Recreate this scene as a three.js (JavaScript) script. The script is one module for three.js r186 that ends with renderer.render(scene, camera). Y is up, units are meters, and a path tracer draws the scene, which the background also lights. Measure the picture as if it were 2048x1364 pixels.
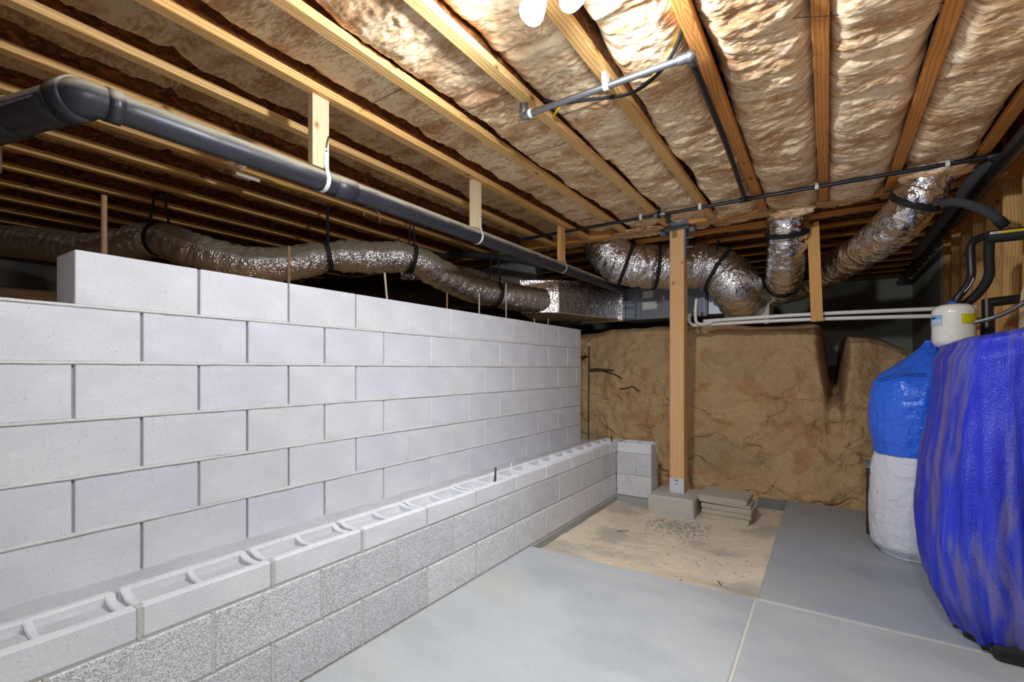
import * as THREE from 'three';
import { mergeGeometries, mergeVertices } from 'three/addons/utils/BufferGeometryUtils.js';
import { ImprovedNoise } from 'three/addons/math/ImprovedNoise.js';
import { RoundedBoxGeometry } from 'three/addons/geometries/RoundedBoxGeometry.js';

// ------------------------------------------------------------ camera, light, exposure
const W = 2048, H = 1364, FOCAL = 961.8;
const scene = new THREE.Scene();
const camera = new THREE.PerspectiveCamera(2 * Math.atan(H / 2 / FOCAL) * 180 / Math.PI, W / H, 0.05, 60);
camera.position.set(0, 1.2, 0);
camera.rotation.set(0, 0.58, 0);
camera.setViewOffset(W, H, 0, -56, W, H);          // the lens is shifted: verticals stay vertical
camera.updateProjectionMatrix();
const renderer = new THREE.WebGLRenderer({ antialias: true });
renderer.toneMapping = THREE.LinearToneMapping;
renderer.toneMappingExposure = 0.78;
renderer.shadowMap.enabled = true;
scene.background = new THREE.Color(0x000000);
const LAMP_COLOR = new THREE.Color(0.88, 0.94, 1.0);
// twin floodlights: bulb position, aim, beam power and the little that spills backwards
const LAMPS = [{ at: [-0.805, 2.372, -1.352], aim: [-0.78, -0.66, 0.05], power: 9, spill: 0.05 }, { at: [-0.675, 2.376, -1.372], aim: [0.34, -0.76, -0.74], power: 12, spill: 0.05 }];
const ADDED_FILL_LAMPS = [{ at: [0.08, 2.30, -0.08], aim: [-0.5, -0.85, 0.05], power: 6.5, spill: 0.15 }, { at: [0.21, 2.30, -0.10], aim: [0.10, -0.80, -0.60], power: 4.5, spill: 0.15 }];  // added twin lamp out of frame, fills the shadows over slab and walls

// ------------------------------------------------------------ helpers
const V = (x, y, z) => new THREE.Vector3(x, y, z);
let seed = 12345;
function rnd() { seed = (seed + 0x6D2B79F5) | 0; let t = Math.imul(seed ^ (seed >>> 15), 1 | seed); t = (t + Math.imul(t ^ (t >>> 7), 61 | t)) ^ t; return ((t ^ (t >>> 14)) >>> 0) / 4294967296; }
const rr = (a, b) => a + (b - a) * rnd();
const lerp = (a, b, t) => a + (b - a) * t;
const clamp = (x, a = 0, b = 1) => Math.min(b, Math.max(a, x));
const sstep = (a, b, x) => { const t = clamp((x - a) / (b - a)); return t * t * (3 - 2 * t); };
const IN = new ImprovedNoise();
const N3 = (x, y, z) => IN.noise(x, y, z);
function fbm3(x, y, z, o) { let s = 0, a = 0.5; for (let i = 0; i < o; i++) { s += a * N3(x, y, z); x = x * 2.03 + 7.1; y = y * 2.03 + 3.3; z = z * 2.03 + 1.7; a *= 0.5; } return s; }
const used = {};
function numbered(name) { const n = used[name] = (used[name] ?? -1) + 1; return n ? `${name}_${String(n).padStart(3, '0')}` : name; }
function thing(name, label, category, group) {
  const o = new THREE.Group(); o.name = numbered(name); o.userData = { label, category };
  if (group) o.userData.group = group;
  scene.add(o); return o;
}
function shell(name, label) { const o = new THREE.Group(); o.name = name; o.userData = { kind: 'structure' }; if (label) o.userData.label = label; scene.add(o); return o; }
const partCount = new Map();
function part(parent, name, geo, mat, label) {
  const m = new THREE.Mesh(geo, mat);
  const key = parent.uuid + name, n = partCount.get(key) ?? 0; partCount.set(key, n + 1);
  m.name = n ? `${name}_${String(n).padStart(3, '0')}` : name;
  m.castShadow = m.receiveShadow = true;
  if (label) m.userData.label = label;
  parent.add(m); return m;
}
function mesh(name, geo, mat, label, category, group) {
  const m = new THREE.Mesh(geo, mat); m.name = numbered(name); m.castShadow = m.receiveShadow = true;
  m.userData = { label, category }; if (group) m.userData.group = group; scene.add(m); return m;
}
function structMesh(name, geo, mat) { const m = new THREE.Mesh(geo, mat); m.name = name; m.castShadow = m.receiveShadow = true; m.userData = { kind: 'structure' }; scene.add(m); return m; }
// puts a thing's origin at its base without moving its parts
function rebase(o, x, y, z) { o.position.set(x, y, z); for (const c of o.children) c.position.sub(o.position); return o; }

// chamfered box: 44 triangles, uv in metres, grain = axis that u follows
function cbox(w, h, d, c = 0.003, grain = -1, uo = rr(0, 3), vo = rr(0, 3)) {
  const e = [w / 2, h / 2, d / 2], pos = [], uv = [], tri = [];
  c = Math.min(c, e[0] * 0.9, e[1] * 0.9, e[2] * 0.9);
  const corner = (sx, sy, sz, ax) => { const s = [sx, sy, sz]; return [0, 1, 2].map(i => s[i] * (i === ax ? e[i] : e[i] - c)); };
  const put = (pts, n) => {                                     // convex polygon with outward direction n
    const a = new THREE.Vector3(...pts[0]), b = new THREE.Vector3(...pts[1]), q = new THREE.Vector3(...pts[2]);
    const nn = b.clone().sub(a).cross(q.clone().sub(a));
    if (nn.dot(new THREE.Vector3(...n)) < 0) pts = pts.slice().reverse();
    const dom = [0, 1, 2].reduce((m, i) => Math.abs(n[i]) > Math.abs(n[m]) + 1e-6 ? i : m, 0);
    let ax = [0, 1, 2].filter(i => i !== dom);
    if (grain >= 0) { if (ax[1] === grain) ax = [ax[1], ax[0]]; }
    else if (ax[0] === 1) ax = [ax[1], ax[0]];
    for (let i = 1; i + 1 < pts.length; i++) for (const p of [pts[0], pts[i], pts[i + 1]]) { pos.push(...p); uv.push(p[ax[0]] + uo, p[ax[1]] + vo + dom * 0.37); }
  };
  for (let ax = 0; ax < 3; ax++) for (const s of [-1, 1]) {
    const [i, j] = [0, 1, 2].filter(k => k !== ax), q = [[-1, -1], [1, -1], [1, 1], [-1, 1]].map(([a, b]) => { const t = [0, 0, 0]; t[ax] = s; t[i] = a; t[j] = b; return corner(...t, ax); });
    const n = [0, 0, 0]; n[ax] = s; put(q, n);
  }
  for (let ax = 0; ax < 3; ax++) { const [i, j] = [0, 1, 2].filter(k => k !== ax);
    for (const a of [-1, 1]) for (const b of [-1, 1]) {
      const q = []; for (const [t, f] of [[-1, i], [-1, j], [1, j], [1, i]]) { const s = [0, 0, 0]; s[ax] = t; s[i] = a; s[j] = b; q.push(corner(...s, f)); }
      const n = [0, 0, 0]; n[i] = a * 1.001; n[j] = b; put(q, n);
    } }
  for (const a of [-1, 1]) for (const b of [-1, 1]) for (const g of [-1, 1]) put([0, 1, 2].map(ax => corner(a, b, g, ax)), [a * 1.002, b * 1.001, g]);
  const geo = new THREE.BufferGeometry();
  geo.setAttribute('position', new THREE.Float32BufferAttribute(pos, 3)); geo.setAttribute('uv', new THREE.Float32BufferAttribute(uv, 2));
  geo.computeVertexNormals(); return geo;
}
const at = (geo, x, y, z, rx = 0, ry = 0, rz = 0) => { const m = new THREE.Matrix4().makeRotationFromEuler(new THREE.Euler(rx, ry, rz)); m.setPosition(x, y, z); return geo.applyMatrix4(m); };
// box given by its two corners
const span = (x0, x1, y0, y1, z0, z1, c = 0.003, grain = -1) => at(cbox(Math.abs(x1 - x0), Math.abs(y1 - y0), Math.abs(z1 - z0), c, grain), (x0 + x1) / 2, (y0 + y1) / 2, (z0 + z1) / 2);
const join = gs => mergeGeometries(gs.map(g => { const q = g.index ? g.toNonIndexed() : g; for (const k of Object.keys(q.attributes)) if (!['position', 'normal', 'uv'].includes(k)) q.deleteAttribute(k); return q; }));

// sweep of a round section along a smooth or straight path; uv: u metres, v turns (0 = up) or metres
function sweep(pts, rad, o = {}) {
  const { seg = 40, sides = 20, disp = null, straight = false, caps = true, vTurns = true, tension = 0.5 } = o;
  const P = pts.map(p => Array.isArray(p) ? V(...p) : p);
  let curve;
  if (straight) { curve = new THREE.CurvePath(); for (let i = 0; i + 1 < P.length; i++) curve.add(new THREE.LineCurve3(P[i], P[i + 1])); }
  else curve = P.length === 2 ? new THREE.LineCurve3(P[0], P[1]) : new THREE.CatmullRomCurve3(P, false, 'centripetal', tension);
  const L = curve.getLength(), pos = [], uv = [], idx = [];
  let nrm = null, prevT = null;
  for (let i = 0; i <= seg; i++) {
    const t = i / seg, c = curve.getPointAt(t), T = curve.getTangentAt(t).normalize();
    if (!nrm) { nrm = V(0, 1, 0); if (Math.abs(T.y) > 0.9) nrm = V(0, 0, -1); nrm.addScaledVector(T, -nrm.dot(T)).normalize(); }
    else { nrm.addScaledVector(T, -nrm.dot(T)).normalize(); }
    const B = T.clone().cross(nrm).normalize();
    for (let j = 0; j <= sides; j++) {
      const a = j / sides * Math.PI * 2, r0 = typeof rad === 'function' ? rad(t, a, t * L) : rad;
      const r = r0 + (disp ? disp(t, j === sides ? 0 : a, t * L) : 0);
      const p = c.clone().addScaledVector(nrm, Math.cos(a) * r).addScaledVector(B, Math.sin(a) * r);
      pos.push(p.x, p.y, p.z); uv.push(t * L, vTurns ? j / sides : j / sides * 2 * Math.PI * r0);
    }
  }
  const w = sides + 1;
  for (let i = 0; i < seg; i++) for (let j = 0; j < sides; j++) { const a = i * w + j, b = a + w; idx.push(a, b, a + 1, b, b + 1, a + 1); }
  if (caps) for (const [i, flip] of [[0, 0], [seg, 1]]) {
    const c = curve.getPointAt(i / seg), k = pos.length / 3; pos.push(c.x, c.y, c.z); uv.push(i / seg * L, 0.5);
    for (let j = 0; j < sides; j++) { const a = i * w + j; flip ? idx.push(k, a + 1, a) : idx.push(k, a, a + 1); }
  }
  const g = new THREE.BufferGeometry();
  g.setAttribute('position', new THREE.Float32BufferAttribute(pos, 3)); g.setAttribute('uv', new THREE.Float32BufferAttribute(uv, 2)); g.setIndex(idx);
  // orientation: outward
  g.computeVertexNormals();
  const n = g.attributes.normal, q = g.attributes.position, c0 = curve.getPointAt(0.5 / 1), mid = Math.floor(seg / 2) * w;
  const cc = curve.getPointAt(Math.floor(seg / 2) / seg);
  if ((q.getX(mid) - cc.x) * n.getX(mid) + (q.getY(mid) - cc.y) * n.getY(mid) + (q.getZ(mid) - cc.z) * n.getZ(mid) < 0) {
    for (let i = 0; i < idx.length; i += 3) { const t = idx[i]; idx[i] = idx[i + 1]; idx[i + 1] = t; } g.setIndex(idx); g.computeVertexNormals();
  }
  for (let i = 0; i <= seg; i++) { const a = i * w, b = a + sides; const x = V(n.getX(a) + n.getX(b), n.getY(a) + n.getY(b), n.getZ(a) + n.getZ(b)).normalize(); n.setXYZ(a, x.x, x.y, x.z); n.setXYZ(b, x.x, x.y, x.z); }
  return g;
}
const rod = (a, b, r, sides = 16) => sweep([a, b], r, { seg: 1, sides, vTurns: true });
function ringAt(c, dir, R, w, th, sides = 28) {                  // flat band round a duct or pipe
  const pr = [[R, -w / 2], [R + th, -w / 2], [R + th, w / 2], [R, w / 2], [R, -w / 2]].map(p => new THREE.Vector2(...p));
  const g = new THREE.LatheGeometry(pr, sides); g.applyQuaternion(new THREE.Quaternion().setFromUnitVectors(V(0, 1, 0), dir.clone().normalize())); g.translate(c.x, c.y, c.z); return g;
}
// grid surface
function grid(nx, ny, f, uvf) {
  const pos = [], uv = [], idx = [];
  for (let j = 0; j <= ny; j++) for (let i = 0; i <= nx; i++) { const p = f(i / nx, j / ny); pos.push(p[0], p[1], p[2]); const q = uvf ? uvf(i / nx, j / ny, p) : [p[0], p[2]]; uv.push(q[0], q[1]); }
  const w = nx + 1;
  for (let j = 0; j < ny; j++) for (let i = 0; i < nx; i++) { const a = j * w + i, b = a + w; idx.push(a, a + 1, b, b, a + 1, b + 1); }
  const g = new THREE.BufferGeometry(); g.setAttribute('position', new THREE.Float32BufferAttribute(pos, 3)); g.setAttribute('uv', new THREE.Float32BufferAttribute(uv, 2)); g.setIndex(idx); g.computeVertexNormals(); return g;
}

// ------------------------------------------------------------ textures
function hsh(x, y, s) { let h = (x * 374761393 + y * 668265263 + s * 2147483647) | 0; h = Math.imul(h ^ (h >>> 13), 1274126177); h ^= h >>> 16; return (h >>> 0) / 4294967296; }
function tn(x, y, px, py, s) {                                    // tileable value noise
  const x0 = Math.floor(x), y0 = Math.floor(y), fx = x - x0, fy = y - y0, u = fx * fx * (3 - 2 * fx), v = fy * fy * (3 - 2 * fy);
  const m = (a, p) => ((a % p) + p) % p, X = m(x0, px), X1 = m(x0 + 1, px), Y = m(y0, py), Y1 = m(y0 + 1, py);
  return lerp(lerp(hsh(X, Y, s), hsh(X1, Y, s), u), lerp(hsh(X, Y1, s), hsh(X1, Y1, s), u), v);
}
function tf(u, v, fx, fy, o, s) { let t = 0, a = 0.5, n = 0; for (let i = 0; i < o; i++) { t += a * tn(u * fx, v * fy, fx, fy, s + i); n += a; fx *= 2; fy *= 2; a *= 0.5; } return t / n; }
function tex(w, h, fn, srgb = true) {
  const d = new Uint8Array(w * h * 4);
  for (let y = 0; y < h; y++) for (let x = 0; x < w; x++) { const c = fn((x + 0.5) / w, (y + 0.5) / h), i = (y * w + x) * 4; for (let k = 0; k < 3; k++) d[i + k] = clamp(Array.isArray(c) ? c[k] : c) * 255; d[i + 3] = 255; }
  const t = new THREE.DataTexture(d, w, h, THREE.RGBAFormat); t.wrapS = t.wrapT = THREE.RepeatWrapping; t.magFilter = THREE.LinearFilter; t.minFilter = THREE.LinearMipmapLinearFilter; t.generateMipmaps = true;
  if (srgb) t.colorSpace = THREE.SRGBColorSpace; t.needsUpdate = true; return t;
}
const scaled = (t, sx, sy) => { const c = t.clone(); c.repeat.set(1 / sx, 1 / sy); c.needsUpdate = true; return c; };
const mix3 = (a, b, t) => [lerp(a[0], b[0], t), lerp(a[1], b[1], t), lerp(a[2], b[2], t)];
const rgb = (r, g, b) => [r / 255, g / 255, b / 255];
const std = o => new THREE.MeshStandardMaterial(o);
const phys = o => new THREE.MeshPhysicalMaterial(o);

const knots = Array.from({ length: 9 }, (_, i) => [hsh(i, 1, 5), hsh(i, 2, 5), 0.006 + 0.012 * hsh(i, 3, 5)]);
const woodTex = scaled(tex(1024, 512, (u, v) => {                 // 2.4 m along the grain, 0.5 m across
  let w = v * 30 + 2.2 * tf(u, v, 4, 3, 3, 11) + 0.4 * tf(u, v, 16, 20, 2, 13), k = 0;
  for (const [ku, kv, kr] of knots) { let du = Math.abs(u - ku); du = Math.min(du, 1 - du) * 2.4; let dv = Math.abs(v - kv); dv = Math.min(dv, 1 - dv) * 0.5; const d = Math.hypot(du * 0.55, dv) / kr; w += 2.2 * Math.exp(-d * d * 0.12) * (v > kv ? 1 : -1); k = Math.max(k, Math.exp(-d * d * 1.4)); }
  const f = w - Math.floor(w), late = Math.pow(f, 3) * 0.75 + 0.12 * tf(u, v, 8, 128, 2, 17);
  let c = mix3(rgb(238, 214, 170), rgb(176, 122, 66), clamp(late));
  c = mix3(c, rgb(222, 186, 136), 0.35 * tf(u, v, 5, 4, 3, 23)); return mix3(c, rgb(104, 58, 28), k * 0.85);
}), 2.4, 0.5);
const paleWoodTex = scaled(tex(1024, 512, (u, v) => {              // planed face with faint grain and a few small knots
  let w = v * 16 + 3.0 * tf(u, v, 3, 3, 3, 411), k = 0; for (const [ku, kv, kr] of knots) { let du = Math.abs(u - kv); du = Math.min(du, 1 - du) * 2.4; let dv = Math.abs(v - ku); dv = Math.min(dv, 1 - dv) * 0.5; const d = Math.hypot(du * 0.7, dv) / (kr * 0.8); w += 1.2 * Math.exp(-d * d * 0.2); k = Math.max(k, Math.exp(-d * d * 1.6)); }
  const f = w - Math.floor(w); let c = mix3(rgb(234, 216, 184), rgb(212, 180, 138), 0.35 * Math.pow(f, 2) + 0.35 * tf(u, v, 6, 60, 3, 413) + 0.3 * tf(u, v, 5, 4, 3, 417)); return mix3(c, rgb(150, 84, 42), k * 0.8);
}), 2.4, 0.5);
const woodBump = scaled(tex(512, 512, (u, v) => 0.6 * tf(u, v, 6, 128, 2, 31) + 0.4 * tf(u, v, 24, 64, 2, 37), false), 1.2, 0.25);
const osbC = document.createElement('canvas'); osbC.width = osbC.height = 1024;
{ const g = osbC.getContext('2d'); g.fillStyle = '#a5763f'; g.fillRect(0, 0, 1024, 1024);
  for (let i = 0; i < 2600; i++) { const l = rr(30, 120), w = rr(8, 34), x = rnd() * 1024, y = rnd() * 1024, a = rr(-1.5, 1.5) * 0.6, t = rnd(), b = rr(0.62, 1.18);
    const c = mix3(rgb(200, 158, 104), rgb(150, 104, 60), t).map(q => Math.round(clamp(q * b) * 255)); g.fillStyle = `rgba(${c[0]},${c[1]},${c[2]},0.85)`;
    for (const ox of [-1024, 0, 1024]) for (const oy of [-1024, 0, 1024]) { if (x + ox < -130 || x + ox > 1154 || y + oy < -130 || y + oy > 1154) continue; g.save(); g.translate(x + ox, y + oy); g.rotate(a); g.beginPath(); g.moveTo(-l / 2, -w / 2); g.lineTo(l / 2, -w / 2 + 3); g.lineTo(l / 2 - 6, w / 2); g.lineTo(-l / 2 + 4, w / 2 - 2); g.fill(); g.restore(); } } }
const osbTex = new THREE.CanvasTexture(osbC); osbTex.colorSpace = THREE.SRGBColorSpace; osbTex.wrapS = osbTex.wrapT = THREE.RepeatWrapping; osbTex.repeat.set(1 / 0.9, 1 / 0.9);
const insTex = scaled(tex(1024, 1024, (u, v) => {                 // 1.1 m square of matted glass fibre
  const wu = u + 0.03 * (tf(u, v, 6, 6, 3, 41) - 0.5) * 2, wv = v + 0.03 * (tf(u, v, 6, 6, 3, 43) - 0.5) * 2;
  const big = tf(wu, wv, 4, 7, 4, 47), fib = tf(wu + 0.02 * big, wv, 40, 160, 3, 53), fib2 = tf(wu, wv, 90, 60, 2, 59), br = tf(wu, wv, 6, 11, 5, 61);
  let c = mix3(rgb(194, 156, 116), rgb(248, 232, 203), sstep(0.3, 0.64, big * 0.5 + fib * 0.5));
  c = mix3(c, rgb(172, 128, 90), 0.5 * sstep(0.54, 0.72, br)); c = mix3(c, rgb(255, 246, 226), 0.6 * sstep(0.6, 0.8, fib2 * 0.5 + tf(wu, wv, 7, 12, 4, 67) * 0.6)); return c;
}), 1.1, 1.1);
const insBump = scaled(tex(1024, 1024, (u, v) => { const w = 0.05 * tf(u, v, 7, 7, 3, 71); return 0.5 * tf(u + w, v, 30, 90, 4, 73) + 0.5 * tf(u, v + w, 12, 20, 5, 79); }, false), 0.8, 0.8);
const blockTex = scaled(tex(512, 512, (u, v) => { const s = tf(u, v, 128, 128, 2, 83), m = tf(u, v, 4, 6, 5, 89), p = tf(u, v, 90, 90, 1, 97); let c = mix3(rgb(212, 212, 219), rgb(234, 234, 238), m); c = mix3(c, rgb(192, 192, 198), 0.4 * s); return p > 0.95 ? mix3(c, rgb(130, 128, 126), 0.4) : c; }), 0.45, 0.45);
const blockBump = scaled(tex(512, 512, (u, v) => { const p = tf(u, v, 90, 90, 1, 97); return 0.5 * tf(u, v, 100, 100, 2, 101) + 0.5 * tf(u, v, 10, 30, 4, 103) - (p > 0.95 ? 0.25 : 0); }, false), 0.45, 0.45);
const roughTex = scaled(tex(1024, 1024, (u, v) => { const p = tf(u, v, 130, 130, 2, 107), m = tf(u, v, 5, 5, 4, 109); let c = mix3(rgb(210, 210, 212), rgb(230, 230, 232), m); c = mix3(c, rgb(240, 240, 242), sstep(0.55, 0.8, p)); return mix3(c, rgb(126, 124, 122), 0.6 * sstep(0.34, 0.2, p)); }), 0.4, 0.4);
const roughBump = scaled(tex(1024, 1024, (u, v) => sstep(0.2, 0.6, tf(u, v, 130, 130, 2, 107)), false), 0.4, 0.4);
const slabTex = scaled(tex(1024, 1024, (u, v) => { const m = tf(u, v, 3, 3, 5, 113), a = 0.05 * tf(u, v, 4, 4, 2, 127), s = tf(u + a, v + a * 2, 6, 22, 4, 131), f = tf(u, v, 160, 160, 2, 137), y = tf(u, v, 4, 5, 4, 139); let c = mix3(rgb(176, 180, 182), rgb(206, 209, 210), m * 0.55 + s * 0.45); c = mix3(c, rgb(200, 196, 182), 0.55 * sstep(0.5, 0.75, y)); c = mix3(c, rgb(160, 165, 170), 0.35 * sstep(0.55, 0.8, tf(u, v, 5, 9, 4, 149))); return mix3(c, rgb(225, 226, 226), 0.16 * f); }), 2.6, 2.6);
const slabBump = scaled(tex(512, 512, (u, v) => 0.6 * tf(u, v, 8, 30, 4, 151) + 0.4 * tf(u, v, 90, 90, 2, 157), false), 1.3, 1.3);
const dirtTex = scaled(tex(1024, 1024, (u, v) => { const m = tf(u, v, 4, 4, 5, 163), f = tf(u, v, 110, 110, 3, 167), r = tf(u, v, 7, 9, 4, 173), s = tf(u, v, 60, 60, 2, 179); let c = mix3(rgb(178, 140, 98), rgb(232, 200, 154), m * 0.6 + f * 0.4); c = mix3(c, rgb(176, 122, 76), 0.45 * sstep(0.52, 0.72, r)); c = mix3(c, rgb(170, 156, 118), 0.5 * sstep(0.55, 0.75, tf(u, v, 3, 5, 4, 181))); return s > 0.86 ? mix3(c, rgb(214, 198, 168), 0.6) : c; }), 1.5, 1.5);
const dirtBump = scaled(tex(1024, 1024, (u, v) => 0.45 * tf(u, v, 14, 14, 5, 191) + 0.3 * tf(u, v, 100, 100, 2, 193) + 0.25 * Math.abs(tf(u, v, 6, 5, 4, 197) - 0.5) * 4, false), 1.5, 1.5);
const sandTex = scaled(tex(512, 512, (u, v) => { const m = tf(u, v, 3, 3, 5, 199), f = tf(u, v, 110, 110, 2, 211); let c = mix3(rgb(212, 192, 166), rgb(236, 222, 200), m * 0.55 + f * 0.45); return mix3(c, rgb(168, 162, 150), 0.6 * sstep(0.55, 0.75, tf(u, v, 3, 4, 4, 223))); }), 1.2, 1.2);
const foilBump = tex(1024, 1024, (u, v) => { const w = 0.04 * tf(u, v, 6, 6, 3, 227); return 0.55 * Math.abs(tf(u + w, v, 26, 9, 3, 229) - 0.5) * 2 + 0.45 * Math.abs(tf(u, v + w, 40, 44, 2, 233) - 0.5) * 2; }, false);
const dustAmount = (u, v) => { const d = Math.min(v, 1 - v) * 360; return 1 - sstep(60, 84, d + 30 * (tf(u, v, 14, 24, 4, 239) - 0.5)); };   // settled on the upper side (v = 0)
const foilTex = tex(512, 256, (u, v) => mix3(rgb(233, 232, 233), rgb(134, 120, 100), 0.97 * dustAmount(u, v)));
const foilOrm = tex(512, 256, (u, v) => { const d = dustAmount(u, v); return [1, lerp(0.24, 0.85, d), lerp(1, 0.05, d)]; }, false);
const tarpTex = scaled(tex(1024, 1024, (u, v) => { const a = 0.12 * tf(u, v, 3, 3, 3, 241), st = tf(u + a, v, 34, 5, 5, 251), bl = tf(u + a, v, 7, 4, 5, 257), sc = tf(u, v, 160, 10, 2, 263), weave = tf(u, v, 256, 256, 1, 269); let c = mix3(rgb(26, 36, 182), rgb(44, 66, 214), bl * 0.6 + weave * 0.4); c = mix3(c, rgb(134, 118, 154), 0.72 * sstep(0.45, 0.70, st * 0.6 + bl * 0.44)); { const cr = Math.abs(tf(u + 0.03 * tf(u, v, 3, 4, 2, 421), v, 24, 1, 1, 419) - 0.5); c = mix3(c, rgb(150, 132, 160), 0.4 * sstep(0.03, 0.0, cr) * sstep(0.4, 0.6, tf(u, v, 6, 5, 2, 423))); } return mix3(c, rgb(110, 120, 220), 0.22 * sstep(0.55, 0.8, sc)); }), 1.5, 1.5);
const tarpBump = scaled(tex(1024, 1024, (u, v) => 0.5 * tf(u + 0.1 * tf(u, v, 4, 4, 3, 271), v, 12, 7, 4, 277) + 0.2 * tf(u, v, 256, 256, 1, 281) + 0.3 * Math.abs(tf(u, v, 8, 8, 3, 283) - 0.5), false), 1.0, 1.0);
const crinkle = scaled(tex(512, 512, (u, v) => { const w = 0.08 * tf(u, v, 5, 5, 3, 293); return 0.6 * Math.abs(tf(u + w, v, 7, 7, 4, 307) - 0.5) * 2 + 0.4 * Math.abs(tf(u, v + w, 12, 15, 3, 311) - 0.5) * 2; }, false), 0.5, 0.5);
const dustPipeTex = tex(256, 256, (u, v) => { const d = Math.min(v, 1 - v) * 360, k = 1 - sstep(58, 100, d + 30 * (tf(u, v, 8, 16, 3, 313) - 0.5)); return mix3(mix3(rgb(36, 37, 44), rgb(62, 63, 74), tf(u, v, 12, 12, 3, 317) * 0.6), rgb(196, 186, 158), 0.8 * k); });
const dustPipeOrm = tex(256, 256, (u, v) => { const d = Math.min(v, 1 - v) * 360, k = 1 - sstep(58, 100, d + 30 * (tf(u, v, 8, 16, 3, 313) - 0.5)); return [1, lerp(0.34 + 0.14 * tf(u, v, 20, 20, 3, 331), 0.9, k), 0]; }, false);

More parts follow.
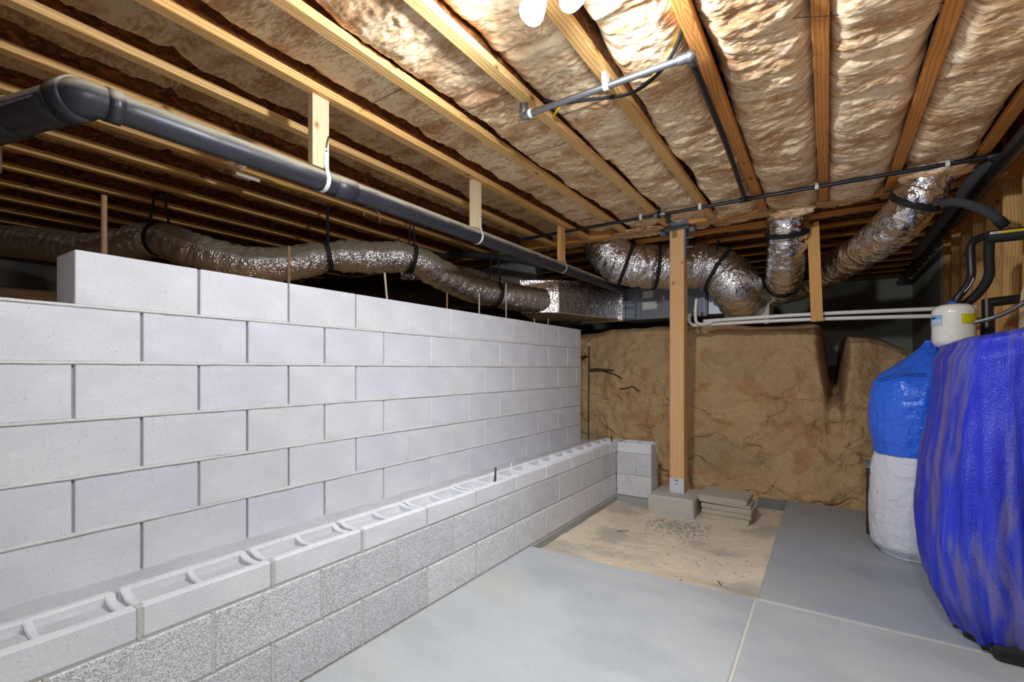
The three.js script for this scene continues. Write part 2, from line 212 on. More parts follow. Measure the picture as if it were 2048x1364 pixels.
// ------------------------------------------------------------ materials
const wood = (r, g, b, rough = 0.72) => std({ color: new THREE.Color().setRGB(r, g, b), map: woodTex, bumpMap: woodBump, bumpScale: 0.0012, roughness: rough });
const M = {
  joist: [wood(1.0, 0.83, 0.56), wood(0.97, 0.78, 0.50), wood(1.02, 0.87, 0.62)],
  joistRed: wood(0.86, 0.50, 0.21), beam: wood(1.0, 0.68, 0.36), post: std({ color: new THREE.Color().setRGB(1.0, 0.74, 0.53), map: paleWoodTex, bumpMap: woodBump, bumpScale: 0.0008, roughness: 0.72 }), board: std({ color: new THREE.Color().setRGB(0.92, 0.93, 0.90), map: paleWoodTex, bumpMap: woodBump, bumpScale: 0.0006, roughness: 0.75 }), boardOrange: wood(1.0, 0.75, 0.42), stud: wood(0.95, 0.75, 0.46),
  osb: std({ map: osbTex, roughness: 0.85, color: 0xd2ae88 }), osbPlain: std({ map: osbTex, roughness: 0.9, color: 0xd8a878 }),
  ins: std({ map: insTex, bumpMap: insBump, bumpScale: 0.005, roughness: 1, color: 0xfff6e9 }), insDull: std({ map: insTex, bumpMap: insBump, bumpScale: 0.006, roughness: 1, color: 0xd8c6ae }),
  block: [0xffffff, 0xfcfcff, 0xfdfdfb].map(c => std({ map: blockTex, bumpMap: blockBump, bumpScale: 0.0012, roughness: 0.92, color: c })),
  rough: [0xffffff, 0xf4f4f6, 0xececee].map(c => std({ map: roughTex, bumpMap: roughBump, bumpScale: 0.0018, roughness: 0.95, color: c })),
  bedMortar: std({ bumpMap: blockBump, bumpScale: 0.003, roughness: 0.95, color: 0xdddddb }), mortar: std({ bumpMap: blockBump, bumpScale: 0.003, roughness: 0.95, color: 0xd0d0d0 }), mortarTan: std({ map: blockTex, bumpMap: blockBump, bumpScale: 0.003, roughness: 0.95, color: 0xe2e0d4 }),
  grout: std({ map: blockTex, bumpMap: dirtBump, bumpScale: 0.006, roughness: 0.95, color: 0xe2e4e1 }), footing: std({ map: slabTex, bumpMap: dirtBump, bumpScale: 0.01, roughness: 0.95, color: 0xd2d0cc }),
  slab: std({ map: slabTex, bumpMap: slabBump, bumpScale: 0.0012, roughness: 0.62, color: 0xf1f1f1 }), slabDark: std({ map: slabTex, bumpMap: slabBump, bumpScale: 0.0012, roughness: 0.6, color: 0xe0e3e8 }), sealant: std({ color: 0xcfccbe, roughness: 0.8 }),
  concrete: std({ map: slabTex, bumpMap: dirtBump, bumpScale: 0.004, roughness: 0.95, color: 0xf2eee0 }), cast: std({ map: blockTex, bumpMap: dirtBump, bumpScale: 0.006, roughness: 0.95, color: 0xe2dccc }), paver: std({ map: blockTex, bumpMap: dirtBump, bumpScale: 0.006, roughness: 0.95, color: 0xd8ceb2 }),
  dirt: std({ map: dirtTex, bumpMap: dirtBump, bumpScale: 0.02, roughness: 1, color: 0xffffff }), sand: std({ map: sandTex, bumpMap: dirtBump, bumpScale: 0.01, roughness: 1 }),
  foilDusty: std({ map: foilTex, metalness: 1, roughness: 1, metalnessMap: foilOrm, roughnessMap: foilOrm, bumpMap: (() => { const t = foilBump.clone(); t.repeat.set(2.2, 2); t.needsUpdate = true; return t; })(), bumpScale: 0.009 }),
  foil: std({ color: 0xe6e5e6, metalness: 1, roughness: 0.2, bumpMap: (() => { const t = foilBump.clone(); t.repeat.set(1.4, 1); t.needsUpdate = true; return t; })(), bumpScale: 0.006 }),
  abs: phys({ map: dustPipeTex, roughness: 1, roughnessMap: dustPipeOrm, metalness: 0 }), black: std({ color: 0x17171a, roughness: 0.4 }), blackMatte: std({ color: 0x141415, roughness: 0.75 }), foam: std({ color: 0x3a3a3e, roughness: 0.9, bumpMap: blockBump, bumpScale: 0.001 }),
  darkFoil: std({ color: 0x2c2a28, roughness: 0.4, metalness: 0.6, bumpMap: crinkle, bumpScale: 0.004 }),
  strap: std({ color: 0xd8d8d6, roughness: 0.5 }), steel: std({ color: 0x8d9096, metalness: 0.9, roughness: 0.38 }), galv: std({ color: 0xb9bdc4, metalness: 0.85, roughness: 0.42, bumpMap: crinkle, bumpScale: 0.0004 }), iron: std({ color: 0x3c3d42, metalness: 0.75, roughness: 0.42 }), greyPaint: std({ color: 0x70747c, roughness: 0.5, metalness: 0.25 }), cabinet: std({ color: 0x8b8f98, roughness: 0.45, metalness: 0.45 }),
  whitePaint: std({ color: 0xe6e6ea, roughness: 0.55 }), bracket: std({ color: 0xdcdde6, roughness: 0.5, metalness: 0.2 }), screw: std({ color: 0x5a5c60, metalness: 0.9, roughness: 0.35 }), pvc: phys({ color: 0xf1f0e8, roughness: 0.3 }),
  rust: std({ color: 0x9b7a58, roughness: 0.9, metalness: 0.2, bumpMap: roughBump, bumpScale: 0.001 }), rebarPale: std({ color: 0xb8aa96, roughness: 0.85 }), rebarDark: std({ color: 0x4a4038, roughness: 0.9 }),
  tarp: phys({ map: tarpTex, bumpMap: tarpBump, bumpScale: 0.008, roughness: 0.42, sheen: 0.2 }), bagBlue: phys({ color: 0x2b6df0, bumpMap: crinkle, bumpScale: 0.012, roughness: 0.28, clearcoat: 0.3, clearcoatRoughness: 0.25 }), sack: phys({ color: 0xe4e5ee, bumpMap: crinkle, bumpScale: 0.01, roughness: 0.55 }),
  tank: phys({ color: 0xebe8df, roughness: 0.22, clearcoat: 0.6, clearcoatRoughness: 0.08 }), blueCap: std({ color: 0x2f4fd8, roughness: 0.45 }), yellow: std({ color: 0xe8c51c, roughness: 0.5 }), paper: std({ color: 0xe3e2d6, roughness: 0.8 }), beige: std({ color: 0xd2cebf, roughness: 0.6 }),
  slate: std({ color: 0x8fa0a0, roughness: 0.8 }), root: std({ color: 0x3a2a20, roughness: 1 }), void: std({ color: 0x151310, roughness: 1 }),
};

// ------------------------------------------------------------ floor: slabs, dirt, footings
const WX = -2.225, LX = -1.69, LZ = -4.409, TZ0 = -0.571, TZ1 = -4.757, BW = 0.4064, BH = 0.2032, JT = 0.0095;
const floor = shell('floor', 'pale troweled concrete floor slabs with open dirt patch behind');
part(floor, 'concrete_slab', span(LX + 0.004, -0.317, -0.1, 0, -2.80, 3.0, 0.006), M.slab);
part(floor, 'concrete_slab', span(-0.309, 1.12, -0.1, 0, -5.045, -2.803, 0.012), M.slabDark);
part(floor, 'concrete_slab', span(-0.309, 1.12, -0.1, 0, -2.795, 3.0, 0.006), M.slab);
part(floor, 'joint_filler', join([span(-0.309, 1.12, -0.09, -0.001, -2.804, -2.794, 0.001), span(-0.318, -0.308, -0.09, -0.004, -2.79, 3.0, 0.001)]), M.sealant);
const dirtY = (x, z) => { const e = sstep(-3.15, -2.82, z) * sstep(-1.2, -0.6, x); return lerp(-0.086, -0.03, e) + 0.03 * sstep(-0.62, -0.3, x) * sstep(-4.6, -4.2, z) * sstep(-3.0, -3.4, z) + (0.014 * fbm3(x * 3, 0, z * 3, 3) + 0.007 * fbm3(x * 22, 3, z * 22, 2)) * sstep(-2.78, -3.0, z) + 0.03 * sstep(-1.5, -1.68, x) ; };
structMesh('dirt_ground', grid(120, 180, (u, v) => { const x = lerp(-1.74, -0.28, u), z = lerp(-5.35, -2.785, v); return [x, dirtY(x, z), z]; }), M.sand);
const footing = shell('block_wall_footing', 'rough grey concrete strip footing under the low block wall');
part(footing, 'footing_strip', span(LX - 0.45, LX + 0.012, -0.3, -0.004, LZ - 0.3, 3.0, 0.006), M.footing);
part(footing, 'footing_strip', span(LX, -1.36, -0.3, -0.004, LZ - 0.3, LZ + 0.012, 0.006), M.footing);
part(footing, 'grout_ledge', grid(20, 160, (u, v) => { const x = lerp(WX - 0.03, LX - 0.18, u), z = lerp(-4.9, 3, v); return [x, 0.406 + 0.016 * fbm3(x * 9, 1, z * 9, 4) + 0.022 * Math.pow(1 - u, 3) * (1 + 0.5 * N3(z * 5, 1, 2)), z]; }), M.grout);
part(footing, 'grout_ledge', span(WX - 0.03, LX - 0.19, -0.2, 0.37, -4.9, 3, 0.004), M.grout);

// ------------------------------------------------------------ walls of block
const tall = shell('wall_left', 'tall wall of pale grey concrete blocks with dark open head joints');
const blockGeos = [0, 1, 2, 3].map(() => cbox(0.2032, BH - JT, BW - JT, 0.0028));
const TOP = 1.628;
const shortGeo = {};
for (let c = 0; c < 6; c++) {
  const s0 = c === 0 ? 0 : (c % 2 ? -4.5 : -4), s1 = (TZ0 - TZ1) / BW, y = TOP - c * BH - BH / 2 + JT / 2 - 0.004;
  for (let s = s0; s < s1 - 0.05; s++) {
    const e = Math.min(s + 1, s1), len = e - s; let g;
    if (len > 0.98) g = blockGeos[Math.floor(rnd() * 4)]; else { const k = len.toFixed(2); g = shortGeo[k] ??= cbox(0.2032, BH - JT, len * BW - JT, 0.0028); }
    const b = part(tall, 'concrete_block', g, M.block[Math.floor(rnd() * 3)]);
    b.position.set(WX - 0.1016 + rr(-0.0012, 0.0012), y + rr(-0.0008, 0.0008), TZ0 - (s + len / 2) * BW); b.rotation.set(0, rr(-0.003, 0.003), 0);
  }
}
{ // mortar: squeezed bed strips, recessed head joints and the dark inner face of the joint
  const gs = [], hs = [], zEnd = TZ1 + 0.012;
  for (let c = 1; c < 6; c++) {
    const y = TOP - c * BH, zS = c === 1 ? TZ0 + 4.5 * BW : TZ0 + 4.5 * BW, n = 150, pos = [], uv = [], idx = [];
    for (let i = 0; i <= n; i++) { const z = lerp(zS, zEnd, i / n), th = JT / 2 + 0.0032 + 0.0035 * N3(z * 9, c * 3.1, 0), th2 = JT / 2 + 0.0026 + 0.003 * N3(z * 11, c * 3.1, 5), pr = 0.003 + 0.0035 * N3(z * 14, c * 7.7, 2);
      for (const [x, yy] of [[WX - 0.02, y + th], [WX + pr, y + th * 0.8], [WX + pr + 0.001, y], [WX + pr - 0.0005, y - th2 * 0.8], [WX - 0.02, y - th2]]) { pos.push(x, yy, z); uv.push(z, yy * 3); } }
    for (let i = 0; i < n; i++) for (let j = 0; j < 4; j++) { const a = i * 5 + j, b = a + 5; idx.push(a, a + 1, b, b, a + 1, b + 1); }
    const g = new THREE.BufferGeometry(); g.setAttribute('position', new THREE.Float32BufferAttribute(pos, 3)); g.setAttribute('uv', new THREE.Float32BufferAttribute(uv, 2)); g.setIndex(idx); g.computeVertexNormals(); gs.push(g);
  }
  for (let c = 0; c < 6; c++) { const s0 = c === 0 ? 0 : (c % 2 ? -3.5 : -3); for (let s = s0; s < 10.2; s++) { if (c === 0 && s === 0) continue; const far = s > 3.6 ? rr(0.001, 0.004) : rr(0.014, 0.03); const z = TZ0 - s * BW, y1 = TOP - c * BH - (c ? JT / 2 : 0.004), y0 = TOP - (c + 1) * BH; hs.push(span(WX - 0.19, WX - far, y0, y1, z - 0.006, z + 0.006, 0.0005)); } }
  hs.push(span(WX - 0.18, WX - 0.022, TOP - 6 * BH, TOP - BH - 0.01, zEnd, TZ0 + 4.4 * BW, 0.001), span(WX - 0.18, WX - 0.03, TOP - BH - 0.01, TOP - 0.012, zEnd, TZ0 - 0.02, 0.001));
  part(tall, 'bed_mortar', join(gs), M.bedMortar, 'pale squeezed bed joints'); part(tall, 'head_mortar', join(hs), M.mortar);
}
const low = shell('low_block_wall', 'low wall of rough grey concrete blocks with open cells along its top');
const LTOP = 0.402, CAP = 0.505;
const roughGeos = [0, 1, 2, 3].map(() => cbox(0.2032, BH - JT, BW - JT, 0.004)), roughShort = {};
function lowRun(cells) { for (const [c, z0, z1] of cells) { const k = (z0 - z1).toFixed(3), full = Math.abs(z0 - z1 - BW) < 1e-4; const g = full ? roughGeos[Math.floor(rnd() * 4)] : roughShort[k] ??= cbox(0.2032, BH - JT, z0 - z1 - JT, 0.004);
  const b = part(low, 'concrete_block', g, M.rough[(c + Math.floor(rnd() * 2)) % 3]); b.position.set(LX - 0.1016 + rr(-0.001, 0.001), LTOP - (c - 1) * BH - BH / 2, (z0 + z1) / 2); b.rotation.y = rr(-0.003, 0.003); } }
for (const c of [1, 2]) { const off = c === 1 ? 0.5 : 0, cells = []; for (let k = -9; k < 10; k++) { const z0 = -0.583 - (k + off) * BW, z1 = Math.max(z0 - BW, LZ - 0.0); if (z0 <= LZ + 0.03) break; cells.push([c, z0, z1]); } lowRun(cells); }
// cap course: half-height trough blocks, their webs knocked down in a scoop near the camera
function troughBlock(len, h, scoop) {
  const w = 0.2032, t = 0.034, gs = [], L = len - JT, ch = 0.007;
  const shell1 = (x0, x1) => { const g = at(cbox(x1 - x0, h, L, ch), (x0 + x1) / 2, h / 2, 0); const p = g.attributes.position; for (let i = 0; i < p.count; i++) if (p.getY(i) > h * 0.6) p.setY(i, p.getY(i) + 0.003 * N3(p.getZ(i) * 12, x0 * 30, len * 9)); return g; };
  gs.push(shell1(-w / 2, -w / 2 + t), shell1(w / 2 - t, w / 2));
  const webs = L > 0.3 ? [-L / 2 + 0.016, 0.0, L / 2 - 0.016] : L > 0.2 ? [-L / 2 + 0.016, L / 2 - 0.016] : [L / 2 - 0.016];
  for (const z of webs) { const s = scoop * rr(0.75, 1.1), sh = new THREE.Shape(), a = w / 2 - t + 0.004; sh.moveTo(-a, 0); sh.lineTo(a, 0); sh.lineTo(a, h - 0.003);
    for (let i = 1; i <= 10; i++) { const q = 1 - i / 5; sh.lineTo(a * q, h - 0.004 - s * (1 - Math.pow(Math.abs(q), 2.4)) + 0.002 * N3(i, z * 9, len * 5)); } sh.lineTo(-a, 0);
    const wt = Math.abs(z) < 0.01 ? 0.020 : 0.026; const g = new THREE.ExtrudeGeometry(sh, { depth: wt - 0.008, bevelEnabled: true, bevelSize: 0.003, bevelThickness: 0.004, bevelSegments: 1 }); g.translate(0, 0, z - wt / 2 + 0.004); gs.push(g); }
  return join(gs);
}
{ const groutGs = [];
  for (let k = -8; k < 10; k++) { const z0 = -0.583 - (k) * BW, z1 = Math.max(z0 - BW, LZ - 0.2032); if (z0 < LZ) break;
    const near = k < 2, b = part(low, 'cap_block', troughBlock(z0 - z1, CAP - LTOP - 0.004, near ? 0.022 : k < 4 ? 0.015 : 0.008), M.block[2]);
    b.position.set(LX - 0.1016 + rr(-0.0015, 0.0015), LTOP + 0.002, (z0 + z1) / 2); }
  groutGs.push(grid(12, 420, (u, v) => { const x = lerp(LX - 0.2, LX - 0.004, u), z = lerp(2.6, LZ - 0.19, v); return [x, LTOP + 0.068 + 0.016 * fbm3(x * 10, 2, z * 4, 3) - 0.022 * sstep(-1.5, -2.6, z), z]; }));
  part(low, 'grout_fill', groutGs[0], M.grout, 'grey grout filling the open cells');
  const gs = [];
  for (const c of [1, 2]) for (let k = -8; k < 10; k++) { const z = -0.583 - (k + (c === 1 ? 0.5 : 0)) * BW; if (z > LZ + 0.02) gs.push(span(LX - 0.19, LX - rr(0.0008, 0.002), LTOP - c * BH, LTOP - (c - 1) * BH, z - 0.006, z + 0.006, 0.0005)); }
  for (let k = -8; k < 10; k++) { const z = -0.583 - k * BW; if (z > LZ + 0.02) gs.push(span(LX - 0.035, LX - 0.002, LTOP, CAP - 0.007, z - 0.006, z + 0.006, 0.0005)); }
  for (const y of [LTOP, LTOP - BH, LTOP - 2 * BH + 0.004]) gs.push(span(LX - 0.19, LX - 0.0045, y - 0.0045, y + 0.0035, LZ + 0.01, 2.9, 0.0005));
  gs.push(span(LX - 0.18, LX - 0.01, LTOP - 2 * BH, LTOP + 0.002, LZ, 2.9, 0.001));
  part(low, 'mortar', join(gs), M.mortarTan, 'buff flush mortar joints'); }
{ // the short return at the far corner
  const RX = -1.352, g = (x0, x1, y0, y1) => part(low, 'concrete_block', at(cbox(x1 - x0 - JT * 0.8, y1 - y0 - JT * 0.8, 0.2032, 0.004), (x0 + x1) / 2, (y0 + y1) / 2, LZ - 0.1016), M.rough[Math.floor(rnd() * 2)]);
  g(LX, RX, -0.002, LTOP - BH); g(LX, LX + 0.19, LTOP - BH, LTOP); g(LX + 0.19, RX, LTOP - BH, LTOP);
  const cb = part(low, 'cap_block', troughBlock(RX - LX, CAP - LTOP - 0.004, 0.012).rotateY(Math.PI / 2), M.block[2]); cb.position.set((LX + RX) / 2, LTOP + 0.002, LZ - 0.1016);
  part(low, 'mortar', join([span(LX, RX - 0.006, 0, LTOP + 0.002, LZ - 0.195, LZ - 0.003, 0.001), span(LX, RX - 0.03, LTOP, CAP - 0.03, LZ - 0.17, LZ - 0.03, 0.001)]), M.mortarTan);
}

// ------------------------------------------------------------ earth
const notchX = y => 0.06 - 0.02 * (y - 1.1);
function bankZ(x, y) {
  let z = -5.12 - 0.06 * sstep(-0.1, 0.4, y) - 0.30 * Math.pow(clamp(y / 1.6), 1.5) - 0.04 * Math.sin(x * 2.1 + 1);
  z += 0.13 * fbm3(x * 1.6, y * 1.6, 4, 4) + 0.045 * Math.max(0, N3(x * 5, y * 4, 9)) + 0.035 * fbm3(x * 11, y * 11, 2, 4) + 0.06 * Math.abs(N3(x * 2.2, y * 3.1, 17)) * sstep(1.1, 0.3, y);
  const ck = Math.abs(N3(x * 1.7 + 0.35 * N3(x * 5, y * 5, 3), y * 2.2 + 0.3 * N3(x * 4, y * 4, 8), 23)); z -= 0.035 * sstep(0.022, 0.0, ck) * sstep(1.3, 0.9, y);
  z += 0.10 * sstep(0.75, 0.2, y) * sstep(-0.5, 0.3, x) * (0.7 + N3(x * 3, y * 3, 1));
  const q = (x - notchX(y)) / (0.06 + 0.04 * sstep(0.9, 1.4, y)); z -= 0.8 * Math.exp(-q * q * q * q) * sstep(0.84, 0.98, y);
  z -= 0.22 * sstep(0.12, 0.5, x) * sstep(0.3, 1.2, y); return z;
}
const crest = x => 1.63 + 0.03 * N3(x * 2, 3, 1) - 0.07 * sstep(-1.3, -0.1, x) - 0.10 * sstep(0.1, 0.2, x) - 0.18 * sstep(0.3, 0.75, x) - 0.06 * sstep(-2.1, -2.5, x) - 0.62 * Math.exp(-Math.pow((x - 0.06) / 0.075, 4));
structMesh('dirt_bank', grid(330, 210, (u, v) => {
  const x = lerp(-3.3, 1.12, u), c = crest(x);
  if (v < 0.8) { const y = lerp(-0.16, c, v / 0.8); return [x + 0.012 * N3(x * 9, y * 9, 6), y, bankZ(x, y)]; }
  const t = (v - 0.8) / 0.2, z0 = bankZ(x, c), z = lerp(z0, -9.8, Math.pow(t, 1.6)); return [x, c + 0.05 * sstep(0, 0.12, t) + 0.12 * t + 0.05 * fbm3(x * 2, 1, z * 2, 3) * sstep(0, 0.1, t), z];
}, (u, v, p) => [p[0], v < 0.8 ? p[1] : 1.6 - p[2] - 5.5]), M.dirt);
structMesh('dirt_mound', grid(120, 150, (u, v) => { const x = lerp(-8.2, WX - 0.2, Math.pow(u, 0.7)), z = lerp(-9.8, 2.9, v), d = -2.43 - x; return [x, 1.36 + 0.24 * sstep(0.1, 1.6, d) + 0.26 * sstep(1.4, 3.2, d) + 0.25 * sstep(3, 5.5, d) + 0.06 * fbm3(x * 1.4, 5, z * 1.4, 4) * sstep(0, 0.5, d), z]; }), M.dirt);
structMesh('dirt_floor_back', span(-8.3, 1.2, -0.6, -0.32, -10, 3, 0.01), M.dirt);
// old roots and a hanging rod in the bank
{ const t = thing('root', 'thin dark dead roots running out of the dirt bank beside the wall end', 'root');
  const R = (pts, r) => part(t, 'root_strand', sweep(pts.map(([x, y]) => [x, y, bankZ(x, y) + 0.012]), r, { seg: 16, sides: 7 }), M.root);
  R([[-2.42, 1.19], [-2.3, 1.2], [-2.18, 1.19], [-2.08, 1.18]], 0.008); R([[-2.4, 1.17], [-2.26, 1.18], [-2.1, 1.15], [-1.97, 1.09]], 0.007); R([[-2.0, 0.97], [-1.92, 0.98], [-1.84, 1.0], [-1.76, 0.95]], 0.006); }
{ const t = thing('ground_rod', 'thin dark rod standing against the dirt bank beside the wall end', 'rod');
  part(t, 'rod_shaft', sweep([[-2.31, 0.42, -5.14], [-2.335, 0.9, -5.2], [-2.36, 1.47, -5.27]], 0.0075, { seg: 14, sides: 8 }), M.rebarDark); part(t, 'rod_cap', at(new THREE.SphereGeometry(0.014, 12, 8), -2.362, 1.5, -5.262), M.whitePaint, 'white cap'); }

// ------------------------------------------------------------ room shell
structMesh('wall_back', span(-8.4, 1.3, -0.4, 2.85, -8.9, -8.7, 0.01), M.concrete);
structMesh('wall_far_left', span(-8.5, -8.2, -0.4, 2.85, -10.2, 3.2, 0.01), M.concrete);
structMesh('unseen_wall_front', span(-8.5, 1.5, -0.4, 2.85, 3.0, 3.2, 0.01), M.block[1]);  // out of view behind the camera, kept pale to bounce lamp light forward
const right = shell('wall_right', 'right wall of bare wood studs over concrete stem');
part(right, 'sheathing', span(1.12, 1.2, 0.9, 2.85, -6.7, 3.2, 0.004), M.osbPlain);
part(right, 'concrete_stem', span(1.12, 1.3, -0.4, 0.9, -6.7, 3.2, 0.01), M.concrete); part(right, 'concrete_stem', span(1.0, 1.3, -0.4, 2.85, -10.1, -6.7, 0.01), M.concrete);
part(right, 'bottom_plate', span(1.0, 1.12, 0.9, 0.94, -6.7, 3, 0.003, 2), M.stud);
for (let k = 0; k < 23; k++) { const z = -6.6 + k * 0.4064; part(right, 'stud', span(1.0, 1.118, 0.94, 2.79, z - 0.019, z + 0.019, 0.003, 1), M.stud); }
for (let k = 0; k < 23; k++) { if ([2, 4, 5].includes(k)) continue; const z0 = -6.58 + k * 0.4064, z1 = z0 + 0.366; const bul = k === 6 ? 0.13 : 0.02;
  part(right, 'insulation_batt', grid(24, 80, (u, v) => { const y = lerp(0.95, 2.78, v), z = lerp(z0, z1, u), e = 1 - Math.pow(Math.abs(u * 2 - 1), 3); return [1.105 - 0.03 * e - bul * e * sstep(2.0, 1.6, y) + 0.03 * fbm3(z * 7, y * 4, k, 4) * e, y, z]; }, (u, v, p) => [p[2], p[1]]), k % 2 ? M.insDull : M.ins); }

// ------------------------------------------------------------ ceiling: I-joists, subfloor, beam
const CY = 2.49, FH = 0.038, FW = 0.058, SUB = 2.785;
const XR = [0.816, 0.407, 0.008, -0.405, -0.795, -1.185, -1.58, -1.975, -2.385, -2.77, -3.176, -3.575, -3.98, -4.395, -4.81, -5.22, -5.63, -6.04, -6.45, -6.86, -7.27, -7.68];
const JX = XR.map(x => x - FW / 2);
const ceil = shell('ceiling', 'open wood I-joist floor framing overhead with insulation between');
part(ceil, 'subfloor', span(-8.5, 1.4, SUB, SUB + 0.03, -10.2, 3.2, 0.001), M.osbPlain);
JX.forEach((x, i) => {
  const j = new THREE.Group(); j.name = i ? `joist_${String(i).padStart(3, '0')}` : 'joist'; ceil.add(j);
  const mat = i < 4 ? M.joistRed : M.joist[i % 3], zEnd = -4.437;
  part(j, 'bottom_flange', span(x - FW / 2, x + FW / 2, CY, CY + FH, zEnd, 2.98, 0.003, 2), mat);
  part(j, 'web', span(x - 0.005, x + 0.005, CY + FH - 0.004, SUB - 0.034, zEnd, 2.98, 0.001, 2), M.osb);
  part(j, 'top_flange', span(x - FW / 2, x + FW / 2, SUB - FH, SUB, zEnd, 2.98, 0.003, 2), mat);
  if (i > 0 && i < 7) part(ceil, 'joist_hanger', join([span(x - FW / 2 - 0.003, x + FW / 2 + 0.003, CY - 0.002, CY, zEnd - 0.004, zEnd + 0.05, 0.0004), span(x - FW / 2 - 0.003, x - FW / 2 - 0.001, CY - 0.002, CY + 0.1, zEnd - 0.004, zEnd + 0.05, 0.0004), span(x + FW / 2 + 0.001, x + FW / 2 + 0.003, CY - 0.002, CY + 0.1, zEnd - 0.004, zEnd + 0.05, 0.0004)]), M.galv);
});
part(ceil, 'beam', span(-7.9, 1.0, CY - 0.005, SUB, -4.53, -4.44, 0.004, 0), M.beam);
for (let k = 0; k < 12; k++) { const z = -4.86 - k * 0.4064, j = new THREE.Group(); j.name = `rear_joist${k ? '_' + String(k).padStart(3, '0') : ''}`; ceil.add(j);
  part(j, 'bottom_flange', span(-7.9, 1.0, CY, CY + FH, z - FW / 2, z + FW / 2, 0.003, 0), M.joistRed); part(j, 'web', span(-7.9, 1.0, CY + FH - 0.004, SUB - 0.03, z - 0.005, z + 0.005, 0.001, 0), M.osb); }
part(ceil, 'rim_board', span(0.99, 1.12, 2.5, SUB, -6.6, 3.0, 0.003, 2), M.joistRed);

// insulation batts between the joists
function batt(xl, xr, z0, z1, yb, step, sd, torn, along = 0) {
  const nx = Math.round((xr - xl) / step), nz = Math.round((z0 - z1) / step), cx = (xl + xr) / 2, hw = (xr - xl) / 2;
  return grid(nx, nz, (u, v) => {
    let x = lerp(xl, xr, u), z = lerp(z0, z1, v); const c = (x - cx) / hw, e = Math.pow(Math.abs(c + 0.10 * N3(z * 3, sd, 1)), 5);
    const wx = x + 0.06 * N3(x * 5, z * 5, sd), wz = z + 0.07 * N3(x * 6, z * 4, sd + 3);
    const n = N3(wx * 3.2, sd, wz * 7.5) + 0.6 * N3(wx * 7, sd + 9, wz * 17), k = n * torn * 2.6, fl = Math.floor(k), ter = (fl + sstep(0.62, 0.98, k - fl)) / 2.6;
    let h = 0.055 * fbm3(wx * 2.2, sd + 1, wz * 2.2, 2) + 0.016 * ter + 0.008 * N3(wx * 9, sd, wz * 20) + 0.012 * fbm3(x * 24, sd, z * 38, 3);
    h *= 0.85; h += 0.03 * Math.exp(-Math.pow((((z + sd * 0.37) % 1.22 + 1.22) % 1.22 - 0.6) / 0.025, 2));       // butt joint between batts
    const gap = Math.max(0, N3(z * 1.7, sd + 5, x > cx ? 4 : 8)) * 0.10 * sstep(0.55, 1, Math.abs(c));
    return along ? [z, yb + h + 0.06 * clamp(e, 0, 1.6) + gap, x] : [x, yb + h + 0.06 * clamp(e, 0, 1.6) + gap, z];
  }, (u, v, p) => along ? [p[2], p[0]] : [p[0], p[2]]);
}
const bayNames = ['against the right wall', 'second in from the right wall', 'third in from the right wall', 'under the elbowed grey sprinkler branch', 'right of the twin floodlights', 'left of the twin floodlights'];
const ordinals = ['second', 'third', 'fourth', 'fifth', 'sixth', 'seventh', 'eighth', 'ninth', 'tenth', 'eleventh', 'twelfth', 'thirteenth', 'fourteenth', 'fifteenth', 'sixteenth'];
for (let i = 0; i + 1 < JX.length; i++) {
  const right4 = i < 4, yb = i < 3 ? 2.478 : i < 4 ? 2.495 : i < 6 ? 2.515 : i < 8 ? 2.545 : 2.575, step = i < 6 ? 0.009 : i < 9 ? 0.014 : 0.03;
  const o = right4 ? 0.026 : 0.008;
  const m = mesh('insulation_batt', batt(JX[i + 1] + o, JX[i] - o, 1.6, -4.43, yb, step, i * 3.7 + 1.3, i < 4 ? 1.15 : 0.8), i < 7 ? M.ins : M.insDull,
    i < 6 ? `tan fibreglass insulation in the joist bay ${bayNames[i]}` : `tan fibreglass insulation in the ${ordinals[i - 6]} joist bay left of the floodlights`, 'insulation', 'fibreglass batts between the joists');
}
for (let k = 0; k < 5; k++) { const z = -4.86 - k * 0.4064;
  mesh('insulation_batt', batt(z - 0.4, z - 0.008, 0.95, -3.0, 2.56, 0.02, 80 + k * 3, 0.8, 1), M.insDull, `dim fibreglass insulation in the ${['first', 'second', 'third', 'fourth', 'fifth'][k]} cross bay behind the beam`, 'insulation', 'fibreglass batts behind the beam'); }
mesh('insulation_batt', batt(-4.83, -4.535, 0.95, -3.0, 2.535, 0.012, 70, 1, 1), M.ins, 'tan fibreglass insulation strip directly behind the beam', 'insulation', 'fibreglass batts behind the beam');

